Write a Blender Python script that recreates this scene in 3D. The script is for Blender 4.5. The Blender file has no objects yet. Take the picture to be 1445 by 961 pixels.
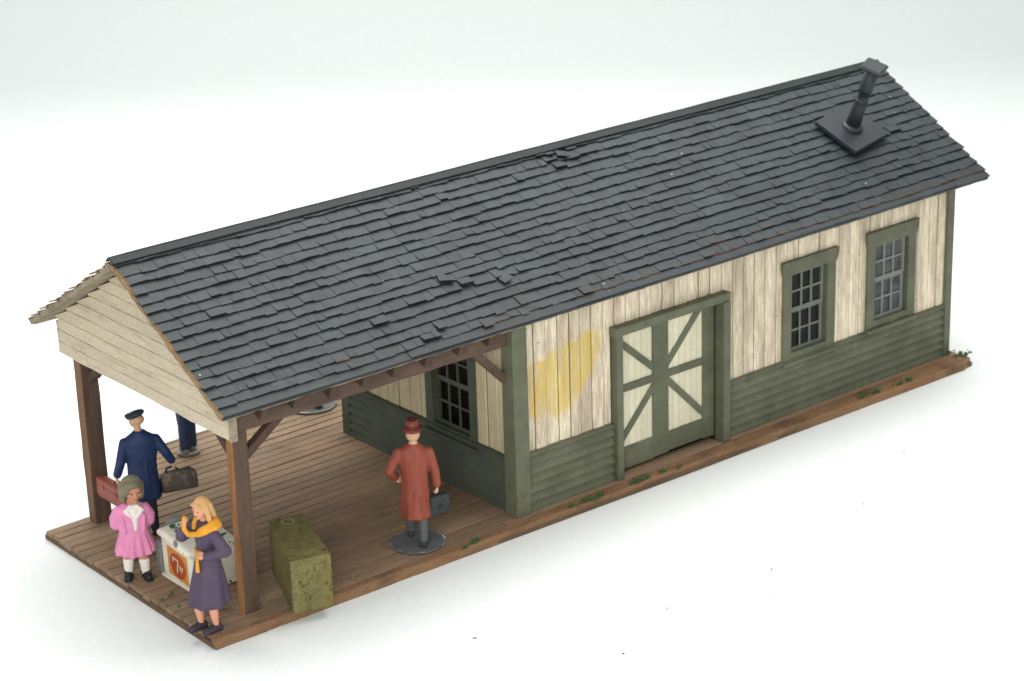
import bpy, bmesh, math, random
from mathutils import Vector, Matrix, noise
random.seed(11)
S = bpy.context.scene
COL = S.collection
R = random.uniform

# ------------------------------------------------------------------ camera
CAM = dict(cx=-15.2585, cy=-28.4582, cz=15.6952, yaw=0.6799, pitch=0.3618, roll=-0.0316, f=3266.4652)
def make_camera():
    sy, cy = math.sin(CAM['yaw']), math.cos(CAM['yaw']); sp, cp = math.sin(CAM['pitch']), math.cos(CAM['pitch'])
    f = Vector((sy*cp, cy*cp, -sp)); r = Vector((cy, -sy, 0)); u = r.cross(f)
    cr, sr = math.cos(CAM['roll']), math.sin(CAM['roll'])
    r2 = cr*r + sr*u; u2 = -sr*r + cr*u
    M = Matrix(((r2.x, u2.x, -f.x, CAM['cx']), (r2.y, u2.y, -f.y, CAM['cy']), (r2.z, u2.z, -f.z, CAM['cz']), (0, 0, 0, 1)))
    c = bpy.data.cameras.new('camera'); o = bpy.data.objects.new('camera', c); COL.objects.link(o)
    o.matrix_world = M; c.sensor_width = 36; c.lens = CAM['f']/1445*36; c.clip_end = 500; c.clip_start = .5
    c.dof.use_dof = True; c.dof.focus_distance = 33.0; c.dof.aperture_fstop = 0.85
    S.camera = o
make_camera()

# ------------------------------------------------------------------ materials
def lin(h):
    h = h.lstrip('#'); v = [int(h[i:i+2], 16)/255 for i in (0, 2, 4)]
    return tuple(c/12.92 if c <= .04045 else ((c+.055)/1.055)**2.4 for c in v) + (1,)

class NT:
    def __init__(s, name):
        s.m = bpy.data.materials.new(name); s.m.use_nodes = True; s.t = s.m.node_tree
        s.b = s.t.nodes['Principled BSDF']; s.L = s.t.links.new
    def n(s, typ, **kw):
        x = s.t.nodes.new(typ)
        for k, v in kw.items():
            if k in ('operation', 'blend_type', 'data_type', 'attribute_name', 'feature', 'noise_dimensions'): setattr(x, k, v)
            else: x.inputs[k].default_value = v
        return x
    def coord(s, scale=(1, 1, 1)):
        tc = s.n('ShaderNodeTexCoord'); mp = s.n('ShaderNodeMapping', Scale=scale)
        s.L(tc.outputs['Object'], mp.inputs['Vector']); return mp.outputs['Vector']
    def noise(s, vec, scale, detail=4, rough=.6, dist=0):
        x = s.n('ShaderNodeTexNoise', Scale=scale, Detail=detail, Roughness=rough, Distortion=dist)
        s.L(vec, x.inputs['Vector']); return x.outputs['Fac']
    def ramp(s, fac, a, b, va=0., vb=1.):
        x = s.n('ShaderNodeMapRange', **{'From Min': a, 'From Max': b, 'To Min': va, 'To Max': vb}); x.clamp = True
        s.L(fac, x.inputs['Value']); return x.outputs['Result']
    def mix(s, fac, a, b, mode='MIX'):
        x = s.n('ShaderNodeMix', data_type='RGBA', blend_type=mode)
        for sock, v in ((x.inputs['Factor'], fac), (x.inputs['A'] if False else x.inputs[6], a), (x.inputs[7], b)):
            if hasattr(v, 'is_output'): s.L(v, sock)
            else: sock.default_value = v
        return x.outputs[2]
    def math(s, op, a, b):
        x = s.n('ShaderNodeMath', operation=op)
        for sock, v in ((x.inputs[0], a), (x.inputs[1], b)):
            if hasattr(v, 'is_output'): s.L(v, sock)
            else: sock.default_value = v
        return x.outputs[0]

def paint(name, col, rough=.65, var=.25, scale=3., stretch=(1, 1, 1), island=.0, fine=.15, fscale=40., bump=.15, bscale=30.,
          wear=None, wear2=None, attr=None, spec=.35, specks=None):
    """hand painted / weathered surface. wear=(colour, threshold, scale, softness)"""
    k = NT(name); v = k.coord(stretch); v0 = k.coord()
    n1 = k.noise(v, scale, 5); n2 = k.noise(v, fscale, 3)
    lo = tuple(c*(1-var) for c in col[:3]) + (1,); hi = tuple(min(1, c*(1+var)) for c in col[:3]) + (1,)
    c = k.mix(k.ramp(n1, .3, .7), lo, hi)
    f2 = k.ramp(n2, .25, .75, 1-fine, 1+fine)
    c = k.mix(1.0, c, f2, 'MULTIPLY')
    if island:
        g = k.n('ShaderNodeNewGeometry'); f3 = k.ramp(g.outputs['Random Per Island'], 0, 1, 1-island, 1+island)
        c = k.mix(1.0, c, f3, 'MULTIPLY')
    for w in (wear, wear2):
        if w:
            nn = k.noise(v if len(w) > 4 else v0, w[2], 6, .65)
            c = k.mix(k.ramp(nn, w[1], w[1]+w[3]), c, w[0])
    if attr:
        a = k.n('ShaderNodeAttribute', attribute_name=attr[0])
        nn = k.noise(v, 5, 6, .75)
        f = k.ramp(k.math('ADD', a.outputs['Fac'], k.math('MULTIPLY', k.math('SUBTRACT', nn, .5), 1.5)), .36, .68)
        c = k.mix(k.math('MULTIPLY', f, k.ramp(k.noise(v, 3.2, 6, .75), .38, .6, .25, .88)), c, k.mix(k.ramp(n1, .3, .7), attr[1], attr[2]))
    if specks:
        vo = k.n('ShaderNodeTexVoronoi', Scale=specks[1]); k.L(v0, vo.inputs['Vector'])
        c = k.mix(k.ramp(vo.outputs['Distance'], specks[2], specks[2]*.7), c, specks[0])
    k.L(c, k.b.inputs['Base Color'])
    k.b.inputs['Roughness'].default_value = rough; k.b.inputs['Specular IOR Level'].default_value = spec
    if bump:
        b = k.n('ShaderNodeBump', Strength=bump, Distance=.02)
        hb = k.math('ADD', k.noise(v, bscale, 4), k.math('MULTIPLY', n1, .6)); k.L(hb, b.inputs['Height']); k.L(b.outputs['Normal'], k.b.inputs['Normal'])
    return k.m

M = {}
M['roof'] = paint('slate paint', lin('#2c3235'), .62, .22, 1.4, island=.13, fine=.2, fscale=25, bump=.22, bscale=22, spec=.4,
                  wear=(lin('#4a443c'), .66, 1.1, .14), wear2=(lin('#20262a'), .62, 5, .1), specks=(lin('#c9c9c0'), 2.3, .034))
M['ridge'] = paint('ridge paint', lin('#2b3130'), .6, .2, 2, (.4, 1, 1), fine=.2, bump=.3)
M['card'] = paint('bare card', lin('#8d7354'), .85, .3, 4, fine=.25, bump=.3, wear=(lin('#4a3a2a'), .6, 6, .15))
M['greycard'] = paint('weathered card', lin('#8f8471'), .85, .3, 4, fine=.3, bump=.4, wear=(lin('#4e463a'), .55, 5, .2))
M['white'] = paint('weathered white boards', lin('#dacdb4'), .8, .2, 1.6, (1.6, 1, .2), island=.10, fine=.28, fscale=22, bump=.5, bscale=26,
                   wear=(lin('#9a8672'), .47, 2.6, .28, 1), wear2=(lin('#5c4634'), .635, 9, .08),
                   attr=('stain', lin('#c6a236'), lin('#d9bf64')))
M['endwhite'] = paint('darker white boards', lin('#bfb292'), .85, .16, 1.6, (1, 1, .25), island=.08, fine=.15, fscale=26, bump=.3, bscale=26,
                   wear=(lin('#8c7a5e'), .58, 3, .2, 1))  # darker and yellower than the front wall boards
M['gable'] = paint('weathered gable boards', lin('#cabea6'), .88, .08, 2.0, (1, .35, 2), island=.09, fine=.22, fscale=34, bump=.5, bscale=38,
                   wear=(lin('#a3947a'), .54, 3.2, .25, 1), wear2=(lin('#d2c6aa'), .6, 14, .15))
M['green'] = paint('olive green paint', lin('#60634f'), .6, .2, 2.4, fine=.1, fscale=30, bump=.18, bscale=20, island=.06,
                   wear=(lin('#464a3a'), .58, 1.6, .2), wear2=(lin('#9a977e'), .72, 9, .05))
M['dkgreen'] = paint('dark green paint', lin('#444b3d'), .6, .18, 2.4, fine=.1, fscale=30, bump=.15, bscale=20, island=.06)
M['doorwhite'] = paint('door cream boards', lin('#d8d2b8'), .75, .1, 2, (1, 1, .3), island=.06, fine=.1, bump=.25, bscale=24,
                   wear=(lin('#8c7658'), .66, 6, .12, 1), wear2=(lin('#4e3c28'), .74, 16, .03))
M['brown'] = paint('dark stained timber', lin('#4c3a30'), .75, .25, 2.5, (2, 2, .4), fine=.2, bump=.3, bscale=20)
M['posttimber'] = paint('stained post timber', lin('#574538'), .75, .28, 2.5, (3, 3, .35), fine=.2, bump=.35, bscale=20, wear=(lin('#3e3028'), .6, 2, .2, 1))  # main timber of both posts
M['postface'] = paint('orange post face', lin('#96683c'), .8, .25, 2.5, (3, 3, .35), fine=.2, bump=.35, wear=(lin('#5c4230'), .6, 3, .2, 1))  # -x face of the front post, more orange than its other faces
M['card2'] = paint('lighter post face', lin('#74563e'), .8, .25, 2.5, (3, 3, .35), fine=.2, bump=.35)  # -x face of the back post, lighter than its other faces
M['beam'] = paint('red brown beam', lin('#5a473c'), .75, .25, 2.5, (.5, 2, 2), fine=.2, bump=.3, bscale=20)
M['deck'] = paint('stained deck boards', lin('#8d765f'), .7, .22, 1.1, (.35, 1.6, 1), island=.12, fine=.16, fscale=30, bump=.35, bscale=26,
                  wear=(lin('#a3845f'), .54, .8, .25), wear2=(lin('#625548'), .58, 1.3, .2))
M['baseboard'] = paint('deck base edge', lin('#64503c'), .75, .25, 2.2, (.5, 2, 2), fine=.2, bump=.4)
M['edge'] = paint('bare deck edge', lin('#846548'), .75, .25, 2.2, (.5, 2, 2), fine=.2, fscale=24, bump=.4, bscale=24,
                  wear=(lin('#54402f'), .52, 1.5, .2), wear2=(lin('#b08448'), .66, 4, .15))
M['black'] = paint('dark interior', lin('#1c1a18'), .9, .2, 3, bump=0)  # black puts the unlit room's darkness into the colour
M['iron'] = paint('black stove paint', lin('#23282d'), .5, .2, 3, fine=.2, fscale=30, bump=.2, bscale=20, spec=.5)
M['ground'] = None

def glass(name, haze):
    k = NT(name); b = k.b
    if haze:
        v = k.coord(); n = k.noise(v, 5, 4)
        b.inputs['Base Color'].default_value = lin('#74787a')  # grey mixed into the pane stands in for light through the room
        mixs = k.n('ShaderNodeMixShader'); tr = k.n('ShaderNodeBsdfTransparent')
        k.L(k.ramp(n, .3, .7, .25, .6), mixs.inputs[0]); k.L(tr.outputs[0], mixs.inputs[1]); k.L(b.outputs[0], mixs.inputs[2])
        b.inputs['Roughness'].default_value = .4
        k.L(mixs.outputs[0], k.t.nodes['Material Output'].inputs['Surface'])
    else:
        mixs = k.n('ShaderNodeMixShader'); tr = k.n('ShaderNodeBsdfTransparent'); gl = k.n('ShaderNodeBsdfGlossy', Roughness=.12)
        mixs.inputs[0].default_value = .025
        k.L(tr.outputs[0], mixs.inputs[1]); k.L(gl.outputs[0], mixs.inputs[2])
        k.L(mixs.outputs[0], k.t.nodes['Material Output'].inputs['Surface'])
    return k.m
M['pane'] = glass('clear window sheet', False); M['litpane'] = glass('backlit grey window sheet', True)

# ------------------------------------------------------------------ object helpers
def root_inv(parent):
    o = parent
    while o.parent: o = o.parent
    return o.matrix_basis.inverted()
def link(name, me, mats, parent=None, smooth=False, local=False):
    for m in (mats if isinstance(mats, (list, tuple)) else [mats]): me.materials.append(m)
    o = bpy.data.objects.new(name, me); COL.objects.link(o)
    if parent:
        if not local: me.transform(root_inv(parent))
        o.parent = parent
    if smooth:
        for p in me.polygons: p.use_smooth = True
    return o
def obj(name, bm, mats, parent=None, smooth=False, local=False, bevel=0):
    bmesh.ops.recalc_face_normals(bm, faces=bm.faces[:])
    me = bpy.data.meshes.new(name); bm.to_mesh(me); bm.free()
    o = link(name, me, mats, parent, smooth, local)
    if bevel:
        b = o.modifiers.new('bevel', 'BEVEL'); b.width = bevel; b.segments = 2; b.limit_method = 'ANGLE'; b.angle_limit = .6
    return o
def thing(name, label, cat, loc=(0, 0, 0), rotz=0, group=None):
    o = bpy.data.objects.new(name, None); COL.objects.link(o); o.location = loc; o.rotation_euler = (0, 0, rotz)
    o.matrix_basis = Matrix.Translation(loc) @ Matrix.Rotation(rotz, 4, 'Z')
    o.empty_display_size = .1
    return tag(o, label, cat, group)
def tag(o, label, cat, group=None):
    o['label'] = label; o['category'] = cat
    if group: o['group'] = group
    return o
def B(): return bmesh.new()
def hexa(bm, v, mi=0):
    """v: 8 points, bottom ring 0-3, top ring 4-7"""
    vs = [bm.verts.new(p) for p in v]; fs = []
    for q in ((3, 2, 1, 0), (4, 5, 6, 7), (0, 1, 5, 4), (1, 2, 6, 5), (2, 3, 7, 6), (3, 0, 4, 7)):
        f = bm.faces.new([vs[i] for i in q]); f.material_index = mi; fs.append(f)
    return fs
def box(bm, x0, x1, y0, y1, z0, z1, j=0, mi=0):
    q = lambda: R(-j, j) if j else 0
    return hexa(bm, [(x+q(), y+q(), z+q()) for z in (z0, z1) for x, y in ((x0, y0), (x1, y0), (x1, y1), (x0, y1))], mi)
def bar(bm, p, q, w, h, up=(0, 0, 1), mi=0):
    """rectangular bar from p to q, w across, h along up"""
    p, q = Vector(p), Vector(q); d = (q-p).normalized(); a = d.cross(Vector(up)).normalized(); u = a.cross(d).normalized()
    return hexa(bm, [c + s*a*w/2 + t*u*h/2 for t in (-1, 1) for c, s in ((p, -1), (p, 1), (q, 1), (q, -1))], mi)
def prism(bm, pts, off, mi=0):
    a = [bm.verts.new(p) for p in pts]; b = [bm.verts.new(Vector(p)+Vector(off)) for p in pts]
    fs = [bm.faces.new(a), bm.faces.new(b[::-1])]
    for i in range(len(a)):
        k = (i+1) % len(a); fs.append(bm.faces.new((a[i], b[i], b[k], a[k])))
    for f in fs: f.material_index = mi
    return fs
def rings(bm, rr, mi=0, cap=True):
    """rr: list of rings, each a list of points with the same count"""
    vv = [[bm.verts.new(p) for p in r] for r in rr]; n = len(vv[0])
    for a, b in zip(vv, vv[1:]):
        for i in range(n):
            f = bm.faces.new((a[i], a[(i+1) % n], b[(i+1) % n], b[i])); f.material_index = mi
    if cap:
        for q in (vv[0][::-1], vv[-1]):
            f = bm.faces.new(q); f.material_index = mi
def frame_of(d):
    d = Vector(d).normalized(); a = d.cross(Vector((0, 0, 1)))
    if a.length < 1e-3: a = Vector((1, 0, 0))
    a.normalize(); return d, a, d.cross(a)
def cap(bm, p0, r0, p1, r1, n=12):
    p0, p1 = Vector(p0), Vector(p1); d, a, b = frame_of(p1-p0); rr = []
    for t in range(1, 5):
        th = t*math.pi/8; rr.append((p0-d*r0*math.cos(th), r0*math.sin(th)))
    for t in range(4, 0, -1):
        th = t*math.pi/8; rr.append((p1+d*r1*math.cos(th), r1*math.sin(th)))
    rings(bm, [[c+(a*math.cos(x)+b*math.sin(x))*r for x in [i*2*math.pi/n for i in range(n)]] for c, r in rr])
def chain(bm, pts):
    for (p, r), (q, s) in zip(pts, pts[1:]): cap(bm, p, r, q, s)
def ell(bm, c, r, rot=None, n=16):
    mt = Matrix.Translation(c) @ (rot.to_4x4() if rot else Matrix()) @ Matrix.Diagonal((*r, 1))
    bmesh.ops.create_uvsphere(bm, u_segments=n, v_segments=n//2+2, radius=1, matrix=mt)
def tube(bm, secs, n=20, mi=0):
    rr = []
    secs = [(Vector(c), r) for c, r in secs]
    d, a, b = frame_of(secs[-1][0]-secs[0][0])
    rings(bm, [[c+(a*math.cos(i*2*math.pi/n)+b*math.sin(i*2*math.pi/n))*r for i in range(n)] for c, r in secs], mi)
def loft(bm, rs, n=40, fold=0, k=9, ph=0, seed=0):
    """rs: (z, cx, cy, rx, ry[, fold]) stacked ellipses with cloth folds"""
    out = []
    for t in rs:
        z, cx, cy, rx, ry = t[:5]; fd = t[5] if len(t) > 5 else 0; p = []
        for i in range(n):
            th = 2*math.pi*i/n
            w = 1+fd*(math.sin(k*th+ph)+.5*math.sin((k*.5)//1*th*1.0+ph*2+seed))
            p.append((cx+rx*w*math.cos(th), cy+ry*w*math.sin(th), z))
        out.append(p)
    rings(bm, out)
def blob(name, bm, mat, parent, voxel=.014, smooth=3, local=True):
    bmesh.ops.recalc_face_normals(bm, faces=bm.faces[:])
    me = bpy.data.meshes.new('tmp'); bm.to_mesh(me); bm.free()
    o = bpy.data.objects.new('tmp', me); COL.objects.link(o)
    r = o.modifiers.new('r', 'REMESH'); r.mode = 'VOXEL'; r.voxel_size = voxel
    if smooth:
        s = o.modifiers.new('s', 'SMOOTH'); s.iterations = smooth; s.factor = .5
    dg = bpy.context.evaluated_depsgraph_get(); dg.update()
    m2 = bpy.data.meshes.new_from_object(o.evaluated_get(dg)); m2.name = name; m2.materials.clear()
    bpy.data.objects.remove(o); bpy.data.meshes.remove(me)
    return link(name, m2, mat, parent, True, local)

# ------------------------------------------------------------------ setting: white paper sweep
GZ = -.155
def sweep():
    k = NT('white paper'); v = k.coord()
    n = k.noise(v, 9, 4); c = k.mix(k.ramp(n, .3, .7), (.785, .825, .81, 1), (.825, .862, .848, 1))
    k.L(c, k.b.inputs['Base Color']); k.b.inputs['Roughness'].default_value = .7; k.b.inputs['Specular IOR Level'].default_value = .2
    b = k.n('ShaderNodeBump', Strength=.12, Distance=.02); k.L(k.noise(v, 26, 4), b.inputs['Height']); k.L(b.outputs['Normal'], k.b.inputs['Normal'])
    f = Vector((math.sin(CAM['yaw']), math.cos(CAM['yaw']), 0)); r = Vector((f.y, -f.x, 0)); c0 = Vector((CAM['cx'], CAM['cy'], 0))
    prof = [(-25, 0), (0, 0), (25, 0), (40, 0), (50, 0)]
    s0, Rr = 63.0, 12.
    prof += [(s0+Rr*math.sin(t), Rr*(1-math.cos(t))) for t in [i/24*math.radians(88) for i in range(25)]]
    prof.append((s0+Rr+.6, 45))
    bm = B(); rows = []
    for s, z in prof:
        rows.append([bm.verts.new(c0+f*s+r*x+Vector((0, 0, z+GZ))) for x in (-70, -30, 0, 30, 70)])
    for a, b2 in zip(rows, rows[1:]):
        for i in range(4): bm.faces.new((a[i], a[i+1], b2[i+1], b2[i]))
    o = obj('backdrop', bm, k.m, None, True); o['kind'] = 'structure'
sweep()

# ------------------------------------------------------------------ depot dimensions
X1, X2, WY = 5.89, 16.2, 2.32           # walls
RX0, RX1, HE, ZE, ZR = .29, 16.72, 2.77, 3.42, 5.037
SL = (ZR-ZE)/HE
TL = math.hypot(HE, ZR-ZE)
depot = thing('station_building', 'weathered white and green wooden station model with a dark shingled roof and open porch', 'building', (8, 0, GZ))

# ---- base and deck
def deck():
    bm = B()
    out = [(-.05, -2.60), (4.3, -2.70), (9, -2.80), (16.36, -2.86), (16.52, -2.3), (16.45, 4.15), (2.85, 4.2), (1.35, 2.45), (-.02, 2.42)]
    prism(bm, [(x, y, GZ+.002) for x, y in out], (0, 0, -GZ-.075))
    obj('base_board', bm, M['baseboard'], depot, bevel=.012)
    # planks along x
    bm = B(); y = -2.52; bnds = []
    while y < 2.34:
        w = .213+R(-.012, .012); bnds.append((y, y+w)); y += w
    def plank(x0, x1, a, b, z, ends=0):
        n = max(2, int((x1-x0)/.7)); pz = [R(-.004, .004) for _ in range(n+1)]; rr = []
        for i in range(n+1):
            x = x0+(x1-x0)*i/n; e1, e2 = R(-.003, .003), R(-.003, .003)
            if i == 0: x += R(-.012, .03)
            rr.append([(x, a+.013+e1, -.072), (x, b-.013+e2, -.072), (x, b-.014+e2, z+pz[i]-.004), (x, b-.026+e2, z+pz[i]), (x, a+.026+e1, z+pz[i]), (x, a+.014+e1, z+pz[i]-.004)])
        rings(bm, rr)
    for a, b in bnds:
        cuts = [.0]; x = R(5, 13)
        if R(0, 1) < .6: cuts.append(x)
        cuts.append(16.38)
        for x0, x1 in zip(cuts, cuts[1:]): plank(x0-.02 if x0 == 0 else x0+.006, x1-.006, a, b, R(-.006, .004))
    y = 2.36
    while y < 4.1:
        plank(1.38+(y+.2-2.45)*.857, 16.36, y, min(y+.213, 4.16), R(-.006, .004)); y += .213
    obj('decking', bm, M['deck'], depot)
    # bare strip along the front edge
    bm = B(); n = 60; rr = []
    for i in range(n+1):
        x = -.04+16.40*i/n; yf = -2.61-.27*(x/16.36)+R(-.008, .008)-.02
        if i == n: yf += .1
        rr.append([(x, -2.528+R(-.004, .004), -.05), (x, -2.528, .002+R(-.004, .004)), (x, yf+.03, -.006+R(-.006, .006)), (x, yf, -.03+R(-.01, .01)), (x, yf, -.05), (x, yf-.004, GZ+.004)])
    rings(bm, rr)
    obj('edge_strip', bm, M['edge'], depot)
deck()

def glue_mark(parent, cx, cy, z, rx, ry, name):
    k = NT(name); v = k.coord(); n = k.noise(v, 14, 4)
    k.L(k.mix(n, lin('#7b6650'), lin('#9a8770')), k.b.inputs['Base Color']); k.b.inputs['Roughness'].default_value = .4
    return k.m
def ring_mesh(cx, cy, z, rx, ry, w, h, n=40, broken=.0):
    bm = B(); rr = []
    for i in range(n):
        t = 2*math.pi*i/n; ww = w*(1+.5*noise.noise((math.cos(t)*2, math.sin(t)*2, cx))); hh = h*(.7+.6*noise.noise((math.cos(t)*3+5, math.sin(t)*3, cx)))
        c, s = math.cos(t), math.sin(t)
        rr.append([bm.verts.new((cx+(rx+o)*c, cy+(ry+o)*s, z+q)) for o, q in ((-ww, 0), (-ww*.4, hh), (ww*.4, hh), (ww, 0))])
    for i in range(n):
        a, b = rr[i], rr[(i+1) % n]
        for j in range(3): bm.faces.new((a[j], a[j+1], b[j+1], b[j]))
    return bm
M['glue'] = glue_mark(None, 0, 0, 0, 0, 0, 'old glue')
obj('glue_ring', ring_mesh(2.80, -2.38, .006, .20, .13, .02, .007), M['glue'], depot, True)

# ---- board walls
def inpoly(p, poly):
    x, y = p; c = False; n = len(poly)
    for i in range(n):
        (x0, y0), (x1, y1) = poly[i], poly[(i+1) % n]
        if (y0 > y) != (y1 > y) and x < (x1-x0)*(y-y0)/(y1-y0)+x0: c = not c
    return c
STAIN = [(6.1, 2.50), (6.5, 2.52), (7.0, 2.66), (7.72, 2.74), (7.66, 2.28), (7.36, 1.80), (7.0, 1.50), (6.75, 1.42), (6.5, 1.60), (6.1, 1.45)]
def stain(u, z):
    n = 0
    for k in range(16):
        q, a = .15*math.sqrt((k+.5)/16), k*2.4; n += inpoly((u+q*math.cos(a), z+q*math.sin(a)*1.3), STAIN)
    return n/16
def board(bm, P, u0, u1, z0, z1, d0, d1, lay=None, step=.05, jit=.004):
    """a board from u0..u1 and z0..z1 whose front is d1 proud; P maps (u, depth, z)"""
    nz = max(1, int((z1-z0)/(step if lay else .4))); rr = []
    w = u1-u0; ch = min(.02, w*.2)
    prof = [(0, d0), (0, d1-.014), (ch, d1)]
    m = 4 if lay else 1
    prof += [(ch+(w-2*ch)*i/m, d1+R(-.002, .002)) for i in range(1, m)]
    prof += [(w-ch, d1), (w, d1-.014), (w, d0)]
    for i in range(nz+1):
        z = z0+(z1-z0)*i/nz; e = R(-jit, jit)*.5
        rr.append([Vector(P(u0+a, d+(e if d > d0 else 0), z)) for a, d in prof])
    n = len(prof); vv = [[bm.verts.new(p) for p in r] for r in rr]
    if lay:
        for i, row in enumerate(vv):
            for j, v in enumerate(row):
                v[lay] = stain(u0+prof[j][0], z0+(z1-z0)*i/nz)
    for a, b in zip(vv, vv[1:]):
        for i in range(n): bm.faces.new((a[i], a[(i+1) % n], b[(i+1) % n], b[i]))
    bm.faces.new(vv[0][::-1]); bm.faces.new(vv[-1])
def cut_boards(bm, P, edges, z0, z1f, holes, d0, d1, lay=None, gap=.008, jd=.010):
    for a, b in zip(edges, edges[1:]):
        d = d1+R(-jd, jd); xs = {a, b}
        for h in holes:
            for q in h[:2]:
                if a < q < b: xs.add(q)
        xs = sorted(xs)
        for i, (p, q) in enumerate(zip(xs, xs[1:])):
            m = (p+q)/2; zz = [(z0, z1f(m))]
            for h in holes:
                if h[0] <= m <= h[1]:
                    nz = []
                    for s, e in zz:
                        if s < h[2]: nz.append((s, min(e, h[2])))
                        if e > h[3]: nz.append((max(s, h[3]), e))
                    zz = nz
            for s, e in zz:
                if e-s > .03: board(bm, P, p+(gap if i == 0 else 0), q-(gap if i == len(xs)-2 else 0), s, e, d0, d, lay if (lay and m < 8) else None)
def edges_of(a, b, w, j):
    n = max(1, round((b-a)/w)); return [a]+[a+(b-a)*i/n+R(-j, j) for i in range(1, n)]+[b]

PF = lambda u, d, z: (u, -WY+.0-d, z)             # front wall, outward = -y
PL = lambda u, d, z: (X1-d, -u, z)                # left end wall, outward = -x; u=-y
W1 = (12.04, 12.95, 1.10, 2.58); W2 = (14.16, 15.06, 1.15, 2.60); W3 = (.22, 1.22, .98, 2.55)
DOOR = (8.06, 10.26, .0, 2.53)
def walls():
    top = lambda u: 3.44
    bm = B(); cut_boards(bm, PF, [X1, X2-.02], 0.0, lambda u: 3.42, [W1, W2, DOOR], -.10, -.006); obj('wall_backing', bm, M['black'], depot)
    bm = B(); lay = bm.verts.layers.float.new('stain')
    ed = edges_of(X1+.16, 8.0, .26, .02)[:-1]+edges_of(8.0, 10.4, .26, .02)[:-1]+edges_of(10.4, X2-.04, .26, .02)
    cut_boards(bm, PF, ed, .98, top, [W1, W2, (7.9, 10.42, 0, 2.6)], -.01, .018, lay)
    obj('front_wall', bm, M['white'], depot)
    # left end wall under the porch
    bm = B(); cut_boards(bm, PL, edges_of(-WY+.02, WY-.02, .2, 0), 0.0, lambda u: ZR-.22-SL*abs(u), [W3], -.10, -.006); obj('wall_backing', bm, M['black'], depot)
    bm = B(); cut_boards(bm, PL, edges_of(-WY+.1, WY-.1, .30, .01), .95, lambda u: ZR-.24-SL*abs(u), [W3], -.01, .016)
    obj('end_wall', bm, M['endwhite'], depot)
    # right end and back
    bm = B(); PR = lambda u, d, z: (X2-.02+d, u, z)
    cut_boards(bm, PR, edges_of(-WY+.02, WY-.02, .3, .01), 0, lambda u: ZR-.24-SL*abs(u), [], -.1, .0); obj('end_wall', bm, M['endwhite'], depot)
    bm = B(); PB = lambda u, d, z: (u, WY+d, z)
    cut_boards(bm, PB, edges_of(X1+.1, X2-.1, .3, .01), 0, top, [], -.1, .0); obj('back_wall', bm, M['endwhite'], depot)
    bm = B(); box(bm, X1+.1, X2-.1, -WY+.1, WY-.1, .02, .04); obj('inside_floor', bm, M['black'], depot)
    bm = B(); box(bm, X1+.12, X2-.14, WY-.14, WY-.11, .05, 3.4); box(bm, X2-.16, X2-.141, -WY+.14, WY-.15, .05, 3.4); box(bm, X1+.12, X2-.16, -WY+.14, WY-.15, 3.2, 3.22)
    obj('shade_lining', bm, M['black'], depot)  # added black sheets that make the room behind the panes look unlit
walls()
def clap(P, u0, u1, z0, z1, n, mat, d=.085):
    bm = B(); h = (z1-z0)/n
    for i in range(n):
        a, b = z0+h*i, z0+h*(i+1); m = max(2, int((u1-u0)/.5)); rr = []; base = R(-.004, .004)
        for k in range(m+1):
            u = u0+(u1-u0)*k/m; e = R(-.004, .004)
            rr.append([P(u, -.008, a+.012), P(u, d*.5, a+.010+e), P(u, d+base+e, a+.002+e), P(u, d+base+e-.006, a+.03+e), P(u, .012, b+.012), P(u, -.008, b+.012)])
        rings(bm, rr)
    return bm
def wainscot():
    for a, b in ((X1+.17, 7.90), (10.42, X2-.14)):
        obj('wainscot', clap(PF, a, b, .0, .97, 6, None), M['green'], depot)
        bm = B(); n = int((b-a)/.4); rr = []
        for i in range(n+1):
            u = a+(b-a)*i/n; e = R(-.006, .006)
            rr.append([PF(u, -.005, .965), PF(u, .085, .96+e), PF(u, .087, .99+e), PF(u, .02, 1.015+e), PF(u, -.005, 1.015)])
        rings(bm, rr); obj('wainscot_cap', bm, M['green'], depot)
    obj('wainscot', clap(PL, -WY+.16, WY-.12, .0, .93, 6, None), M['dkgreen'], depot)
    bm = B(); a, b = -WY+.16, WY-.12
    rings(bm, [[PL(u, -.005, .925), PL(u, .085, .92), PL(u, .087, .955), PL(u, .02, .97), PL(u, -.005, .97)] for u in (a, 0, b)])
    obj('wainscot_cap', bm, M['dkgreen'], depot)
    # corner posts
    bm = B(); box(bm, X1-.12, X1+.17, -WY-.13, -WY+.17, .0, 3.30, .006); obj('corner_post', bm, M['green'], depot, bevel=.012)
    bm = B(); box(bm, X1-.07, X1+.1, WY-.16, WY+.06, .0, 3.30, .006); obj('corner_post', bm, M['dkgreen'], depot, bevel=.01)
    bm = B(); box(bm, X2-.14, X2+.03, -WY-.10, -WY+.10, .0, 3.40, .004); obj('corner_post', bm, M['green'], depot, bevel=.01)
wainscot()

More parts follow.
